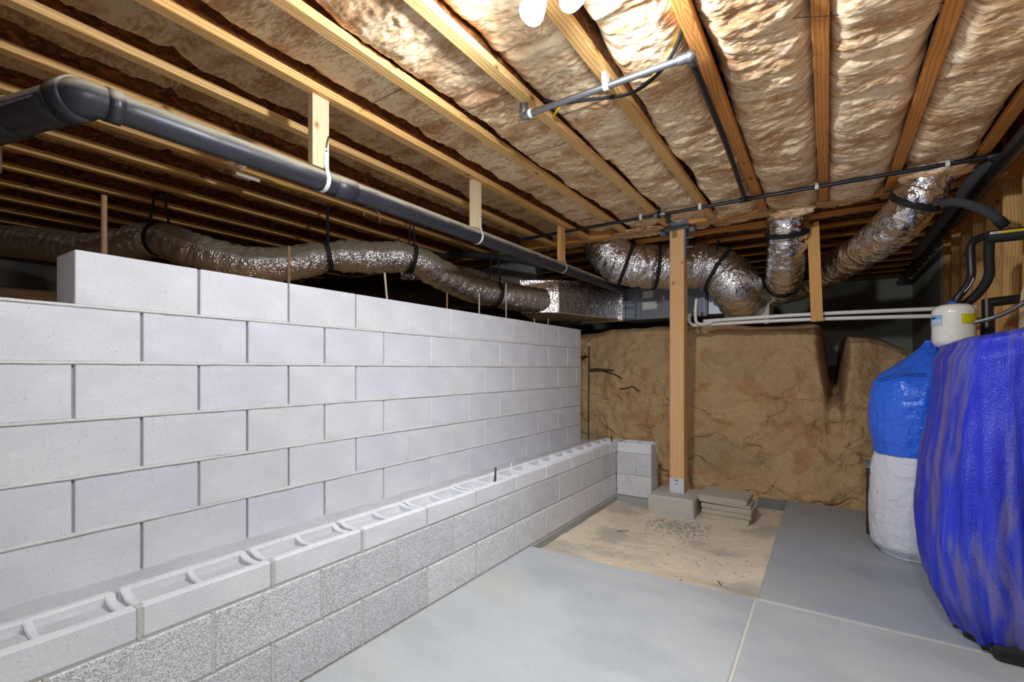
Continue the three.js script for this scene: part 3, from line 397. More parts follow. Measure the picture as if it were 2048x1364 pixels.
// ------------------------------------------------------------ post on its pier
{ const t = thing('wood_post', 'square orange wood post standing on the concrete pier under the beam', 'post');
  part(t, 'shaft', span(-1.197, -1.070, 0.087, 2.455, -4.575, -4.44, 0.005, 1), M.post);
  const br = part(t, 'base_bracket', join([span(-1.199, -1.068, 0.083, 0.087, -4.578, -4.437, 0.001), span(-1.196, -1.071, 0.085, 0.215, -4.4395, -4.436, 0.001), span(-1.196, -1.071, 0.085, 0.215, -4.579, -4.5755, 0.001)]), M.bracket, 'white painted steel post base');
  for (const [x, y] of [[-1.135, 0.195], [-1.132, 0.165], [-1.15, 0.2], [-1.12, 0.2]]) part(br, 'screw', at(new THREE.CylinderGeometry(0.005, 0.005, 0.006, 8), x, y, -4.434, Math.PI / 2), M.screw);
  const pc = part(t, 'post_cap', join([span(-1.245, -1.02, 2.455, 2.475, -4.58, -4.425, 0.002), span(-1.20, -1.03, 2.475, 2.60, -4.437, -4.425, 0.002), span(-1.20, -1.03, 2.475, 2.60, -4.545, -4.532, 0.002), span(-1.29, -1.235, 2.43, 2.475, -4.56, -4.45, 0.004), span(-1.069, -1.058, 2.20, 2.46, -4.56, -4.455, 0.002), span(-1.03, -0.985, 2.425, 2.475, -4.56, -4.45, 0.004)]), M.greyPaint, 'grey painted steel beam saddle');
  for (const y of [2.385, 2.30]) part(pc, 'bolt', join([at(new THREE.CylinderGeometry(0.008, 0.008, 0.06, 10), -1.035, y, -4.5, 0, 0, Math.PI / 2), at(new THREE.CylinderGeometry(0.014, 0.014, 0.012, 6), -1.052, y, -4.5, 0, 0, Math.PI / 2)]), M.steel);
  rebase(t, -1.133, 0.087, -4.508);
  const pier = new THREE.BufferGeometry(); const p = cbox(0.395, 0.3, 0.405, 0.012); { const q = p.attributes.position; for (let i = 0; i < q.count; i++) { const k = q.getY(i) < 0 ? 1.012 : 1; q.setXYZ(i, q.getX(i) * k + 0.004 * N3(q.getX(i) * 9, q.getY(i) * 9, 1), q.getY(i), q.getZ(i) * k); } p.computeVertexNormals(); }
  mesh('concrete_pier', at(p, -1.145, -0.067, -4.455), M.cast, 'square cast concrete pier under the wood post', 'pier'); }
// stack of concrete pavers
{ const labels = ['top buff concrete paver of the stack beside the pier', 'second paver from the top of the stack beside the pier', 'third paver from the top, skewed to the right in the stack', 'fourth paver down in the stack beside the pier', 'grey bottom paver of the stack beside the pier'];
  const S = [[0.0, 0.105, 0.05, 0.0, 0.395], [0.015, 0.071, 0.026, 0.05, 0.40], [0.035, 0.030, 0.044, -0.03, 0.40], [0.03, -0.013, 0.042, 0.02, 0.39], [0.025, -0.072, 0.075, -0.02, 0.38]];
  S.forEach(([dx, y, h, a, w], i) => { const g = cbox(w, h, 0.27, i === 0 ? 0.012 : 0.007); const q = g.attributes.position; for (let k = 0; k < q.count; k++) q.setY(k, q.getY(k) + 0.004 * N3(q.getX(k) * 8, q.getZ(k) * 8, i * 3)); g.computeVertexNormals();
    mesh('concrete_paver', at(g, -0.735 + dx, y, -4.475, i === 0 ? 0.10 : 0.02, a - 0.06, i === 1 ? -0.03 : 0), M.paver, labels[i], 'paver', 'pavers stacked beside the pier'); }); }
{ const sh = []; for (let i = 0; i < 16; i++) sh.push(at(new THREE.CylinderGeometry(0.011, 0.011, 0.10, 8), -0.53 + i * 0.0148, -0.045, -5.0)); mesh('corrugated_edging', join(sh), M.footing, 'grey corrugated plastic edging strip between pavers and slab', 'edging'); }

// gravel
{ const g = new THREE.IcosahedronGeometry(0.008, 0), m = new THREE.InstancedMesh(g, M.cast, 520), o = new THREE.Object3D();
  for (let i = 0; i < 520; i++) { let x, z; if (i < 300) { x = -1.0 + 0.22 * (rnd() + rnd() - 1) * 1.3; z = -4.0 + 0.25 * (rnd() + rnd() - 1); } else { x = rr(-1.6, -0.35); z = rr(-4.9, -2.9); } o.position.set(x, dirtY(x, z) + 0.003, z); o.rotation.set(rnd() * 6, rnd() * 6, rnd() * 6); const s = i < 300 ? rr(0.4, 1.3) : rr(0.2, 0.9); o.scale.set(s, s * 0.6, s * rr(0.7, 1.3)); o.updateMatrix(); m.setMatrixAt(i, o.matrix); }
  m.name = 'gravel'; m.castShadow = m.receiveShadow = true; m.userData = { kind: 'stuff', label: 'grey concrete crumbs and gravel scattered on the sandy dirt patch', category: 'gravel' }; scene.add(m); }
for (const [x, z, a, l, lab] of [[-1.38, -3.62, 0.7, 0.09, 'thin dry twig lying on the dirt near the low wall'], [-0.55, -3.1, -1.1, 0.1, 'thin dry twig lying on the dirt near the slab corner']]) mesh('twig', sweep([[x, dirtY(x, z) + 0.006, z], [x + Math.cos(a) * l / 2, dirtY(x, z) + 0.009, z - Math.sin(a) * l / 2], [x + Math.cos(a) * l, dirtY(x, z) + 0.006, z - Math.sin(a) * l]], 0.0025, { seg: 6, sides: 6 }), M.root, lab, 'twig');

// ------------------------------------------------------------ rebar
function rebar(name, x, z, y0, y1, r, mat, label, tilt = 0, group) {
  const g = sweep([[x, y0, z], [x, y1, z - tilt]], r, { seg: Math.max(8, Math.round((y1 - y0) / 0.004)), sides: 10, disp: (t, a, s) => 0.09 * r * (Math.sin(s * 2 * Math.PI / 0.012 + (a > Math.PI ? 1.6 : 0)) > 0.3 ? 1 : -0.4) });
  const m = mesh('rebar', g, mat, label, 'rebar', group); return m; }
const RG = 'rebar stubs in the tall wall', RL = 'rebar stubs in the low wall';
rebar('', -2.285, -0.675, 1.3, 1.856, 0.0095, M.rust, 'thick rusty rebar rising from the first tall-wall block', 0, RG);
rebar('', -2.315, -1.44, 1.3, 1.83, 0.0072, M.rust, 'rusty rebar on the tall wall, second from the drain elbow', 0, RG);
rebar('', -2.305, -2.13, 1.3, 1.80, 0.0066, M.rebarPale, 'pale leaning rebar on the tall wall, third from the drain elbow', -0.06, RG);
rebar('', -2.315, -2.67, 1.3, 1.755, 0.0066, M.rust, 'short rusty rebar under the last strapped duct bend', 0, RG);
rebar('', -2.31, -3.05, 1.3, 1.80, 0.0055, M.rebarPale, 'thin pale rebar left of the last black duct strap', 0, RG);
rebar('', -2.315, -3.44, 1.3, 1.94, 0.0055, M.rebarPale, 'tall thin rebar just left of the foil plenum box', 0, RG);
rebar('', -2.315, -3.92, 1.3, 1.675, 0.0055, M.rebarPale, 'tiny rebar stub under the left end of the plenum box', 0, RG);
rebar('', -2.315, -4.17, 1.3, 1.70, 0.0055, M.rebarPale, 'rebar stub nearest the far end of the tall wall', 0.02, RG);
rebar('', -1.79, -2.53, 0.40, 0.565, 0.0065, M.rebarDark, 'dark bent rebar stub in the low wall cells, nearest the camera', 0.01, RL);
rebar('', -1.80, -2.74, 0.40, 0.56, 0.004, M.whitePaint, 'thin white stake in the low wall cells behind the dark stub', 0, RL);
rebar('', -1.775, -4.5, 0.40, 0.545, 0.007, M.rebarDark, 'dark rebar stub at the corner of the low wall', 0, RL);

// ------------------------------------------------------------ drain pipe
{ const t = thing('drain_pipe', 'long dusty black plastic drain pipe strapped below the joists', 'pipe');
  const PX = -2.03, PY = 2.12, PYn = 2.092;
  part(t, 'pipe_run', sweep([[PX, PYn, -0.60], [PX, 2.115, -2.2], [PX, 2.134, -5.36]], 0.0485, { seg: 60, sides: 32 }), M.abs);
  part(t, 'coupling', sweep([[PX, 2.104, -1.50], [PX, 2.106, -1.61]], 0.0545, { seg: 2, sides: 32 }), M.abs);
  const dB = V(-0.32, -0.014, 0.095).normalize(), C0 = V(PX, 2.09, -0.55), B = q => C0.clone().addScaledVector(dB, q).toArray();
  part(t, 'elbow', sweep([B(0.09), B(0.055), B(0.025), [PX - 0.008, 2.09, -0.565], [PX, 2.091, -0.61], [PX, 2.0915, -0.635]], tt => lerp(0.063, 0.0535, sstep(0.3, 0.75, tt)), { seg: 30, sides: 36, tension: 0.4 }), M.abs);
  part(t, 'elbow_hub', sweep([B(0.092), B(0.022)], 0.0685, { seg: 2, sides: 36 }), M.abs); part(t, 'elbow_hub', sweep([[PX, 2.091, -0.60], [PX, 2.092, -0.645]], 0.056, { seg: 2, sides: 36 }), M.abs);
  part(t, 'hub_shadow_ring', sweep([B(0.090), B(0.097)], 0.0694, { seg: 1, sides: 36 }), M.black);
  part(t, 'branch_pipe', sweep([B(0.08), B(0.5)], 0.0625, { seg: 6, sides: 36 }), M.abs);
  part(t, 'wye', join([sweep([B(0.345), B(0.70)], 0.0685, { seg: 4, sides: 28 }), sweep([[B(0.568)[0], 2.14, B(0.568)[2]], [B(0.568)[0], 1.93, B(0.568)[2]]], 0.0685, { seg: 4, sides: 28 })]), M.abs);
  part(t, 'stack_pipe', sweep([[B(0.568)[0], 1.95, B(0.568)[2]], [B(0.568)[0], 1.3, B(0.568)[2]]], 0.0605, { seg: 4, sides: 28 }), M.black);
  const c = document.createElement('canvas'); c.width = 1024; c.height = 64; const g = c.getContext('2d'); g.clearRect(0, 0, 1024, 64); g.fillStyle = '#26262c'; g.fillRect(0, 0, 1024, 64); g.fillStyle = '#b9bde0'; g.font = 'bold 44px sans-serif';
  let xx = 20; const marks = ['| |', 'III', '\\|/', 'X', 'VI', 'II', 'XII', 'VV', 'I', 'XV', 'II', 'I I', 'XII', 'H', 'I']; for (const s of marks) { g.fillText(s, xx, 48); xx += g.measureText(s).width + 16; }
  const ct = new THREE.CanvasTexture(c); ct.colorSpace = THREE.SRGBColorSpace;
  const A = V(...B(0.115)), E = V(...B(0.32)), T = E.clone().sub(A).normalize(), up = V(0, 1, 0), side = T.clone().cross(up).normalize(); if (side.dot(V(1, 0, 1)) < 0) side.negate(); const nx = 12;
  const pg = grid(10, 5, (u, v) => { const p = A.clone().lerp(E, u), a = lerp(-0.12, 0.14, v); return p.addScaledVector(side, Math.cos(a) * 0.0629).addScaledVector(up, Math.sin(a) * 0.0629).toArray(); }, (u, v) => [1 - u, v]);
  part(t, 'printed_line', pg, std({ map: ct, roughness: 0.45 }), 'faint pale printed line'); }
const hangers = [[-1.365, 2.155, 'board', 'pale wood hanger board nearest the drain elbow', M.board], [-2.585, 2.165, 'board', 'pale wood hanger board midway along the drain pipe', M.board], [-3.86, 2.17, 'boardOrange', 'short orange wood hanger board near the foil plenum', M.boardOrange]];
hangers.forEach(([z, yb, k, label, mat], i) => { const t = thing('hanger_board', label, 'board', 'hanger boards holding the drain pipe');
  const bd = part(t, 'board', span(-2.042, -2.004, yb - 0.0, CY - 0.001, z - 0.089, z, 0.002, 1), mat);
  const c = V(-2.03, 2.103 + i * 0.013, z - 0.07), gs = []; const N = 26, R = 0.0505, w = 0.011, th = 0.0012;
  // strap: down the face of the board, under the pipe and up behind
  const path = [[-2.002, yb + 0.10 - 0.0], [-2.001, yb + 0.02]]; for (let q = 0; q <= N; q++) { const a = 0.55 - q / N * (Math.PI + 1.0); path.push([c.x + Math.cos(a) * R, c.y + Math.sin(a) * R]); } path.push([-2.0435, yb + 0.02], [-2.0435, yb + 0.1]);
  const pos = [], idx = [], uv = []; path.forEach(([x, y], q) => { const dx = x - c.x, dy = y - c.y, l = Math.hypot(dx, dy) || 1, ox = q < 2 ? th : q > N + 2 ? -th : dx / l * th, oy = q < 2 || q > N + 2 ? 0 : dy / l * th; for (const [px, py, pz] of [[x, y, c.z + w], [x + ox, y + oy, c.z + w], [x + ox, y + oy, c.z - w], [x, y, c.z - w]]) { pos.push(px, py, pz); uv.push(0, 0); } });
  for (let q = 0; q + 1 < path.length; q++) for (let s = 0; s < 4; s++) { const a = q * 4 + s, b = q * 4 + (s + 1) % 4; idx.push(a, b, a + 4, a + 4, b, b + 4); }
  const g = new THREE.BufferGeometry(); g.setAttribute('position', new THREE.Float32BufferAttribute(pos, 3)); g.setAttribute('uv', new THREE.Float32BufferAttribute(uv, 2)); g.setIndex(idx); g.computeVertexNormals();
  part(t, 'strap', g, M.strap, 'white plastic strap round the pipe');
  part(bd, 'nail', at(new THREE.CylinderGeometry(0.004, 0.004, 0.004, 8), -2.0, yb + 0.085, c.z, 0, 0, Math.PI / 2), M.screw);
  if (i === 0) part(t, 'strap_tail', sweep([[-1.999, yb + 0.1, c.z], [-1.995, yb + 0.13, c.z - 0.004], [-1.998, yb + 0.16, c.z - 0.012]], 0.003, { seg: 6, sides: 6 }), M.screw); });

// ------------------------------------------------------------ foil ducts
const corr = (amp, seedN, freq = 60) => (t, a, s) => amp * (0.5 * Math.sin(s * freq + 3.0 * N3(s * 7, Math.cos(a) * 1.6, seedN)) + 1.7 * Math.abs(N3(s * freq * 0.34, Math.cos(a) * 1.5, Math.sin(a) * 1.5 + seedN)) + 0.9 * N3(s * freq * 0.7, Math.cos(a) * 3, Math.sin(a) * 3 + seedN) + 0.45 * N3(s * freq * 1.3, Math.cos(a) * 7, Math.sin(a) * 7 + seedN));
function ductStrap(t, c, dir, R, topY, name = 'strap') { part(t, name, ringAt(c, dir, R + 0.011, 0.035, 0.004), M.blackMatte, 'black hanging strap');
  if (topY) { const up = V(0, 1, 0), s = dir.clone().normalize().cross(up).normalize(); const gs = []; for (const q of [-1, 1]) { const b = c.clone().addScaledVector(s, q * R * 0.75).addScaledVector(up, R * 0.72), e = V(c.x + s.x * q * 0.03, topY, c.z + s.z * q * 0.03); gs.push(sweep([b, e], 0.009, { seg: 1, sides: 4 })); } part(t, name, join(gs), M.blackMatte); } }
{ const t = thing('flexible_duct', 'long dusty silver foil duct sagging behind the tall block wall', 'duct', 'silver flexible ducts');
  const pts = [[-6.4, 2.32, -0.75], [-5.82, 2.27, -0.97], [-5.2, 2.19, -1.19], [-4.75, 2.11, -1.32], [-4.4, 2.12, -1.42], [-4.08, 2.145, -1.52], [-3.8, 2.05, -1.62], [-3.55, 1.965, -1.87], [-3.42, 2.0, -2.13], [-3.3, 2.09, -2.39], [-3.1, 2.105, -2.64], [-2.9, 2.12, -2.9], [-2.83, 2.04, -3.12], [-2.74, 1.95, -3.47], [-2.66, 1.915, -3.77], [-2.55, 1.91, -4.15], [-2.52, 1.92, -4.4]];
  const straps = [[-4.08, 2.145, -1.52], [-3.3, 2.09, -2.39], [-2.9, 2.12, -2.9], [-2.66, 1.915, -3.77]].map(p => V(...p));
  const cv = new THREE.CatmullRomCurve3(pts.map(p => V(...p)), false, 'centripetal');
  const pinch = p => { let k = 0; for (const s of straps) k = Math.max(k, Math.exp(-Math.pow(p.distanceTo(s) / 0.07, 2))); return k; };
  part(t, 'foil_sleeve', sweep(pts, tt => 0.125 - 0.02 * pinch(cv.getPointAt(tt)), { seg: 420, sides: 48, disp: corr(0.006, 3, 66) }), M.foilDusty);
  for (const s of straps) { let best = 0, bd = 9; for (let q = 0; q <= 200; q++) { const d = cv.getPointAt(q / 200).distanceTo(s); if (d < bd) { bd = d; best = q / 200; } } ductStrap(t, cv.getPointAt(best), cv.getTangentAt(best), 0.108, 2.5); } }
{ const t = thing('flexible_duct', 'second foil duct behind the long one, ending at the plenum box', 'duct', 'silver flexible ducts');
  part(t, 'foil_sleeve', sweep([[-4.2, 2.3, -4.1], [-3.6, 2.27, -4.3], [-3.26, 2.16, -4.42], [-2.98, 2.04, -4.55], [-2.7, 1.97, -4.65]], 0.13, { seg: 120, sides: 36, disp: corr(0.005, 13) }), M.foilDusty); }
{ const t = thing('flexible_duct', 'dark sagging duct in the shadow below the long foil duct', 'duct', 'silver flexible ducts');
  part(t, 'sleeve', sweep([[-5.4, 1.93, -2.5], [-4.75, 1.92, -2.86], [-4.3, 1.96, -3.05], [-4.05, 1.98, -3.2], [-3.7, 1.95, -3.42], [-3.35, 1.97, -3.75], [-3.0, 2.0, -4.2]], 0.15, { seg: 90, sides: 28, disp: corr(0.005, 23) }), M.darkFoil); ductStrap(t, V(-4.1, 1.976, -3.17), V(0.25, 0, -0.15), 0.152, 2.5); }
{ const t = thing('flexible_duct', 'fat silver foil duct looping behind the wood post into the air handler', 'duct', 'silver flexible ducts');
  const pts = [[-2.02, 2.76, -4.8], [-1.985, 2.58, -4.79], [-1.93, 2.44, -4.8], [-1.78, 2.315, -4.86], [-1.5, 2.265, -5.0], [-1.25, 2.262, -5.12], [-1.06, 2.25, -5.2], [-0.89, 2.17, -5.22], [-0.765, 2.03, -5.24], [-0.745, 1.96, -5.40], [-0.745, 1.945, -5.75]];
  part(t, 'foil_sleeve', sweep(pts, 0.222, { seg: 340, sides: 64, disp: corr(0.011, 33, 40) }), M.foilDusty);
  const cv = new THREE.CatmullRomCurve3(pts.map(p => V(...p)), false, 'centripetal'); for (const q of [0.25, 0.385, 0.665]) ductStrap(t, cv.getPointAt(q), cv.getTangentAt(q), 0.226, q > 0.3 ? 2.5 : 0); }
{ const t = thing('flexible_duct', 'short vertical silver duct dropping from insulation right of the post', 'duct', 'silver flexible ducts');
  const pts = [[-0.285, 2.72, -4.72], [-0.287, 2.54, -4.76], [-0.298, 2.35, -4.88], [-0.318, 2.16, -5.08], [-0.36, 2.05, -5.35], [-0.41, 2.02, -5.60], [-0.48, 2.02, -5.74]];
  part(t, 'foil_sleeve', sweep(pts, 0.155, { seg: 200, sides: 48, disp: corr(0.008, 43, 44) }), M.foil);
  const cv = new THREE.CatmullRomCurve3(pts.map(p => V(...p)), false, 'centripetal'); ductStrap(t, cv.getPointAt(0.25), V(-0.02, -0.9, -0.45), 0.158, 0); ductStrap(t, cv.getPointAt(0.7), cv.getTangentAt(0.7), 0.15, 0); }
{ const t = thing('flexible_duct', 'slanting silver duct on the right with a black collar strap', 'duct', 'silver flexible ducts');
  const pts = [[0.60, 2.66, -4.13], [0.545, 2.45, -4.13], [0.48, 2.30, -4.19], [0.385, 2.205, -4.38], [0.26, 2.16, -4.75], [0.10, 2.14, -5.22], [-0.08, 2.10, -5.66], [-0.30, 2.06, -5.95], [-0.48, 2.05, -6.02]];
  part(t, 'foil_sleeve', sweep(pts, tt => 0.137 - 0.012 * Math.exp(-Math.pow((tt - 0.42) / 0.03, 2)), { seg: 240, sides: 48, disp: corr(0.008, 53, 44) }), M.foil);
  const cv = new THREE.CatmullRomCurve3(pts.map(p => V(...p)), false, 'centripetal'); ductStrap(t, cv.getPointAt(0.14), cv.getTangentAt(0.14), 0.138, 0); }
// torn insulation tufts hanging around the duct openings
function tuft(x, y, z, sx, sy, sz, s, label) { const g = new THREE.IcosahedronGeometry(1, 5), p = g.attributes.position, uv = g.attributes.uv; for (let i = 0; i < p.count; i++) { const a = p.getX(i), b = p.getY(i), c = p.getZ(i), k = 1 + 0.5 * fbm3(a * 1.8 + s, b * 1.8, c * 1.8, 4) + 0.16 * N3(a * 7, b * 7 + s, c * 7); p.setXYZ(i, a * sx * k, b * sy * k, c * sz * k); uv.setXY(i, a * sx + s, (b * sy + c * sz)); } const m2 = mergeVertices(g, 1e-5); m2.computeVertexNormals(); return mesh('insulation_tuft', at(m2, x, y, z), M.ins, label, 'insulation'); }
tuft(-0.235, 2.475, -4.47, 0.165, 0.062, 0.075, 2, 'cream insulation tuft spilling round the vertical duct top');
tuft(0.57, 2.475, -4.08, 0.185, 0.075, 0.13, 5, 'cream insulation tuft spilling round the slanting duct collar');
tuft(-2.98, 2.44, -1.52, 0.05, 0.045, 0.05, 8, 'small torn insulation tuft hanging from a joist behind the drain pipe');
tuft(-0.6, 2.56, -4.42, 0.13, 0.035, 0.05, 11, 'insulation roll bulging over the beam right of the post');
tuft(-1.5, 2.49, -4.40, 0.24, 0.028, 0.05, 15, 'insulation edge bulging over the beam left of the post');

// ------------------------------------------------------------ plenum and air handler
{ const t = thing('plenum_box', 'foil wrapped plenum box joining the long duct to the air handler', 'duct box');
  const poly = [[-2.66, -4.24], [-2.33, -4.455], [-2.2, -4.85], [-2.06, -5.5], [-2.5, -5.62], [-2.95, -4.95]], sh = new THREE.Shape(); poly.forEach(([x, z], i) => i ? sh.lineTo(x, -z) : sh.moveTo(x, -z));
  const g = new THREE.ExtrudeGeometry(sh, { depth: 0.33, bevelEnabled: true, bevelSize: 0.012, bevelThickness: 0.012, bevelSegments: 2 }); g.rotateX(-Math.PI / 2); g.translate(0, 1.79, 0); part(t, 'foil_wrap', g, M.foil);
  part(t, 'tape_seam', span(-2.20, -2.19, 1.78, 2.135, -4.86, -4.84, 0.001), M.galv); part(t, 'tape_seam', span(-2.334, -2.318, 1.79, 2.13, -4.455, -4.44, 0.001), M.galv); part(t, 'collar', span(-2.56, -2.02, 1.765, 2.15, -5.55, -5.48, 0.006), M.foil); }
{ const t = thing('air_handler', 'grey steel air handler cabinet hung behind the wood post', 'air handler');
  part(t, 'cabinet', span(-2.09, -1.10, 1.785, 2.17, -6.15, -5.6, 0.006), M.cabinet);
  const cbx = part(t, 'control_box', span(-2.03, -1.90, 1.80, 1.985, -5.6, -5.57, 0.005), M.cabinet); part(cbx, 'control_slot', span(-2.015, -1.92, 1.915, 1.945, -5.572, -5.565, 0.002), M.greyPaint);
  for (const [x0, x1, y0, y1, a] of [[-1.82, -1.70, 2.035, 2.115, 0.03], [-1.825, -1.655, 1.90, 1.99, -0.04]]) part(t, 'label', at(cbox(x1 - x0, y1 - y0, 0.0015, 0.0003), (x0 + x1) / 2, (y0 + y1) / 2, -5.598, 0, 0, -a), M.paper, 'pale paper label');
  part(t, 'label', span(-1.59, -1.57, 1.995, 2.05, -5.5985, -5.596, 0.0003), M.paper); for (const x of [-1.85, -1.155]) part(t, 'seam', span(x - 0.005, x, 1.79, 2.165, -5.602, -5.597, 0.0005), M.greyPaint);
  part(t, 'collar', span(-1.10, -0.93, 1.80, 2.14, -6.1, -5.63, 0.006), M.galv); part(t, 'return_box', span(-0.93, -0.50, 1.72, 2.13, -6.15, -5.62, 0.006), M.beige, 'beige return air box');
  for (const x of [-2.06, -1.12]) part(t, 'hanger_rod', rod([x, 1.78, -5.57], [x, 2.5, -5.57], 0.006, 8), M.galv); rebase(t, -1.3, 1.785, -5.88); }
mesh('sheet_metal_duct', at(cbox(0.9, 0.32, 0.34, 0.006), -3.35, 2.32, -4.95, 0, 0.25, 0.2), M.galv, 'plain grey sheet metal duct behind the long foil duct', 'duct');
mesh('black_hose', sweep([[-4.3, 2.44, -3.9], [-3.8, 2.45, -4.0], [-3.3, 2.44, -4.1], [-2.8, 2.36, -4.2], [-2.4, 2.26, -4.42], [-2.2, 2.2, -4.9]], 0.035, { seg: 50, sides: 14 }), M.foam, 'dark foam covered hose passing behind the drain pipe', 'hose');

// ------------------------------------------------------------ sprinkler pipe under the joists
{ const t = thing('sprinkler_pipe', 'thin black pipe crossing under the joists in front of the beam', 'pipe'), y = 2.463, z = -3.95;
  part(t, 'main_pipe', sweep([[-2.9, y - 0.01, z], [-0.5, y, z], [0.83, y, z]], 0.0135, { seg: 10, sides: 14 }), M.iron);
  for (const x of [-2.02, -1.30, -0.83, -0.06, 0.62]) part(t, 'clip', join([at(new THREE.CylinderGeometry(0.018, 0.018, 0.022, 14), x, y, z, 0, 0, Math.PI / 2), span(x - 0.01, x + 0.01, y, 2.49, z - 0.016, z + 0.016, 0.001)]), M.strap, 'pale plastic pipe clip');
  part(t, 'coupling', rod([-1.19, y, z], [-1.10, y, z], 0.019, 14), M.steel); part(t, 'tee', join([rod([-0.55, y, z], [-0.47, y, z], 0.02, 14), rod([-0.51, y, z], [-0.51, y, z + 0.05], 0.02, 14)]), M.iron);
  part(t, 'pipe_hanger', join([ringAt(V(-1.15, y - 0.004, z), V(1, 0, 0), 0.026, 0.02, 0.003), span(-1.165, -1.135, y + 0.02, 2.56, z - 0.003, z + 0.003, 0.001), span(-1.10, -1.06, y - 0.08, y + 0.01, z - 0.02, z - 0.012, 0.002)]), M.blackMatte, 'black pipe ring hanger');
  part(t, 'end_cross', join([rod([0.80, y, z], [0.87, y, z], 0.024, 14), rod([0.835, y - 0.03, z], [0.85, y + 0.07, z - 0.02], 0.02, 14)]), M.iron); }
{ const t = thing('sprinkler_branch', 'grey pipe branch with elbows hanging below the right joists', 'pipe'), y = 2.445, z = -1.99, x = -0.455;
  part(t, 'branch_run', sweep([[-0.51, 2.463, -3.93], [x - 0.015, y + 0.005, -2.9], [x, y, z]], 0.0145, { seg: 12, sides: 14 }), M.iron, 'dark length of pipe');
  part(t, 'cross_run', sweep([[x, y, z], [-1.225, y - 0.012, z]], 0.0145, { seg: 10, sides: 14 }), M.steel, 'bright grey length of pipe');
  part(t, 'elbow', join([at(new THREE.SphereGeometry(0.024, 16, 12), x, y, z), rod([x, y, z], [x - 0.05, y, z], 0.021, 14), rod([x, y, z], [x - 0.001, y, z - 0.05], 0.021, 14)]), M.steel); part(t, 'end_elbow', join([at(new THREE.SphereGeometry(0.02, 16, 12), -1.235, y - 0.012, z), rod([-1.235, y - 0.012, z], [-1.195, y - 0.012, z], 0.02, 14), rod([-1.235, y - 0.012, z], [-1.235, y + 0.045, z], 0.02, 14), rod([-1.235, y + 0.04, z], [-1.235, 2.56, z], 0.014, 14)]), M.steel);
  part(t, 'clip', join([at(new THREE.CylinderGeometry(0.019, 0.019, 0.022, 14), -0.81, y - 0.005, z, 0, 0, Math.PI / 2), span(-0.82, -0.80, y, 2.491, z - 0.02, z + 0.03, 0.001)]), M.strap, 'white pipe clip'); part(t, 'elbow_collar', rod([-1.205, y - 0.012, z], [-1.19, y - 0.012, z], 0.0215, 14), M.strap); }
mesh('yellow_cable', sweep([[-1.02, 2.53, -2.12], [-1.08, 2.495, -2.1], [-1.13, 2.485, -2.13], [-1.19, 2.5, -2.2]], 0.006, { seg: 14, sides: 8 }), M.yellow, 'yellow cable loop poking from insulation by the grey pipe end', 'cable');
mesh('yellow_cable', sweep([[-0.47, 2.515, -1.93], [-0.53, 2.48, -2.0], [-0.6, 2.47, -2.07], [-0.67, 2.5, -2.12]], 0.007, { seg: 14, sides: 8 }), M.yellow, 'yellow cable loop beside the grey pipe corner elbow', 'cable');
mesh('black_cable', sweep([[-0.44, 2.52, -1.86], [-0.52, 2.475, -1.98], [-0.66, 2.46, -2.1], [-0.78, 2.475, -2.16], [-0.95, 2.485, -2.12], [-1.08, 2.49, -2.08], [-1.16, 2.52, -2.06]], 0.008, { seg: 40, sides: 8 }), M.blackMatte, 'black cable sagging behind the grey sprinkler branch', 'cable');
mesh('wire', sweep([[-0.395, 2.505, -1.9], [0.0, 2.49, -2.1], [0.4, 2.505, -2.3]], 0.0015, { seg: 8, sides: 6 }), M.root, 'thin support wire stretched across the insulation at upper right', 'wire');
[[-1.58, -1.6], [-1.185, -1.9], [-1.185, -2.5], [-0.795, -2.2]].forEach(([x, z], i) => mesh('wire', sweep([[x - 0.36, 2.50, z], [x - 0.2, 2.49, z + 0.02], [x - 0.055, 2.505, z + 0.01]], 0.0018, { seg: 8, sides: 6 }), M.root, ['insulation support wire in the second bay left of the floodlights', 'nearer support wire in the bay left of the floodlights', 'farther support wire in the bay left of the floodlights', 'support wire in the bay beyond the grey pipe end'][i], 'wire', 'insulation support wires'));
{ const t = thing('junction_box', 'small open blue-grey junction box beside a joist at left', 'electrical box'); part(t, 'box', span(-3.33, -3.24, 2.49, 2.53, -1.78, -1.66, 0.003), M.whitePaint); part(t, 'cover', span(-3.235, -3.23, 2.47, 2.54, -1.80, -1.64, 0.002), M.beige); }
mesh('yellow_cable', sweep([[-3.20, 2.50, -1.82], [-3.19, 2.493, -1.9], [-3.195, 2.495, -2.05]], 0.007, { seg: 8, sides: 8 }), M.yellow, 'short yellow cable by the small junction box', 'cable');
mesh('plastic_strip', sweep([[-3.16, 2.45, -2.62], [-3.16, 2.52, -2.63], [-3.14, 2.525, -2.70], [-3.12, 2.5, -2.74], [-3.12, 2.43, -2.75]], 0.004, { seg: 20, sides: 6 }), M.rebarPale, 'curled pale plastic strip hanging between the left joists', 'strip');

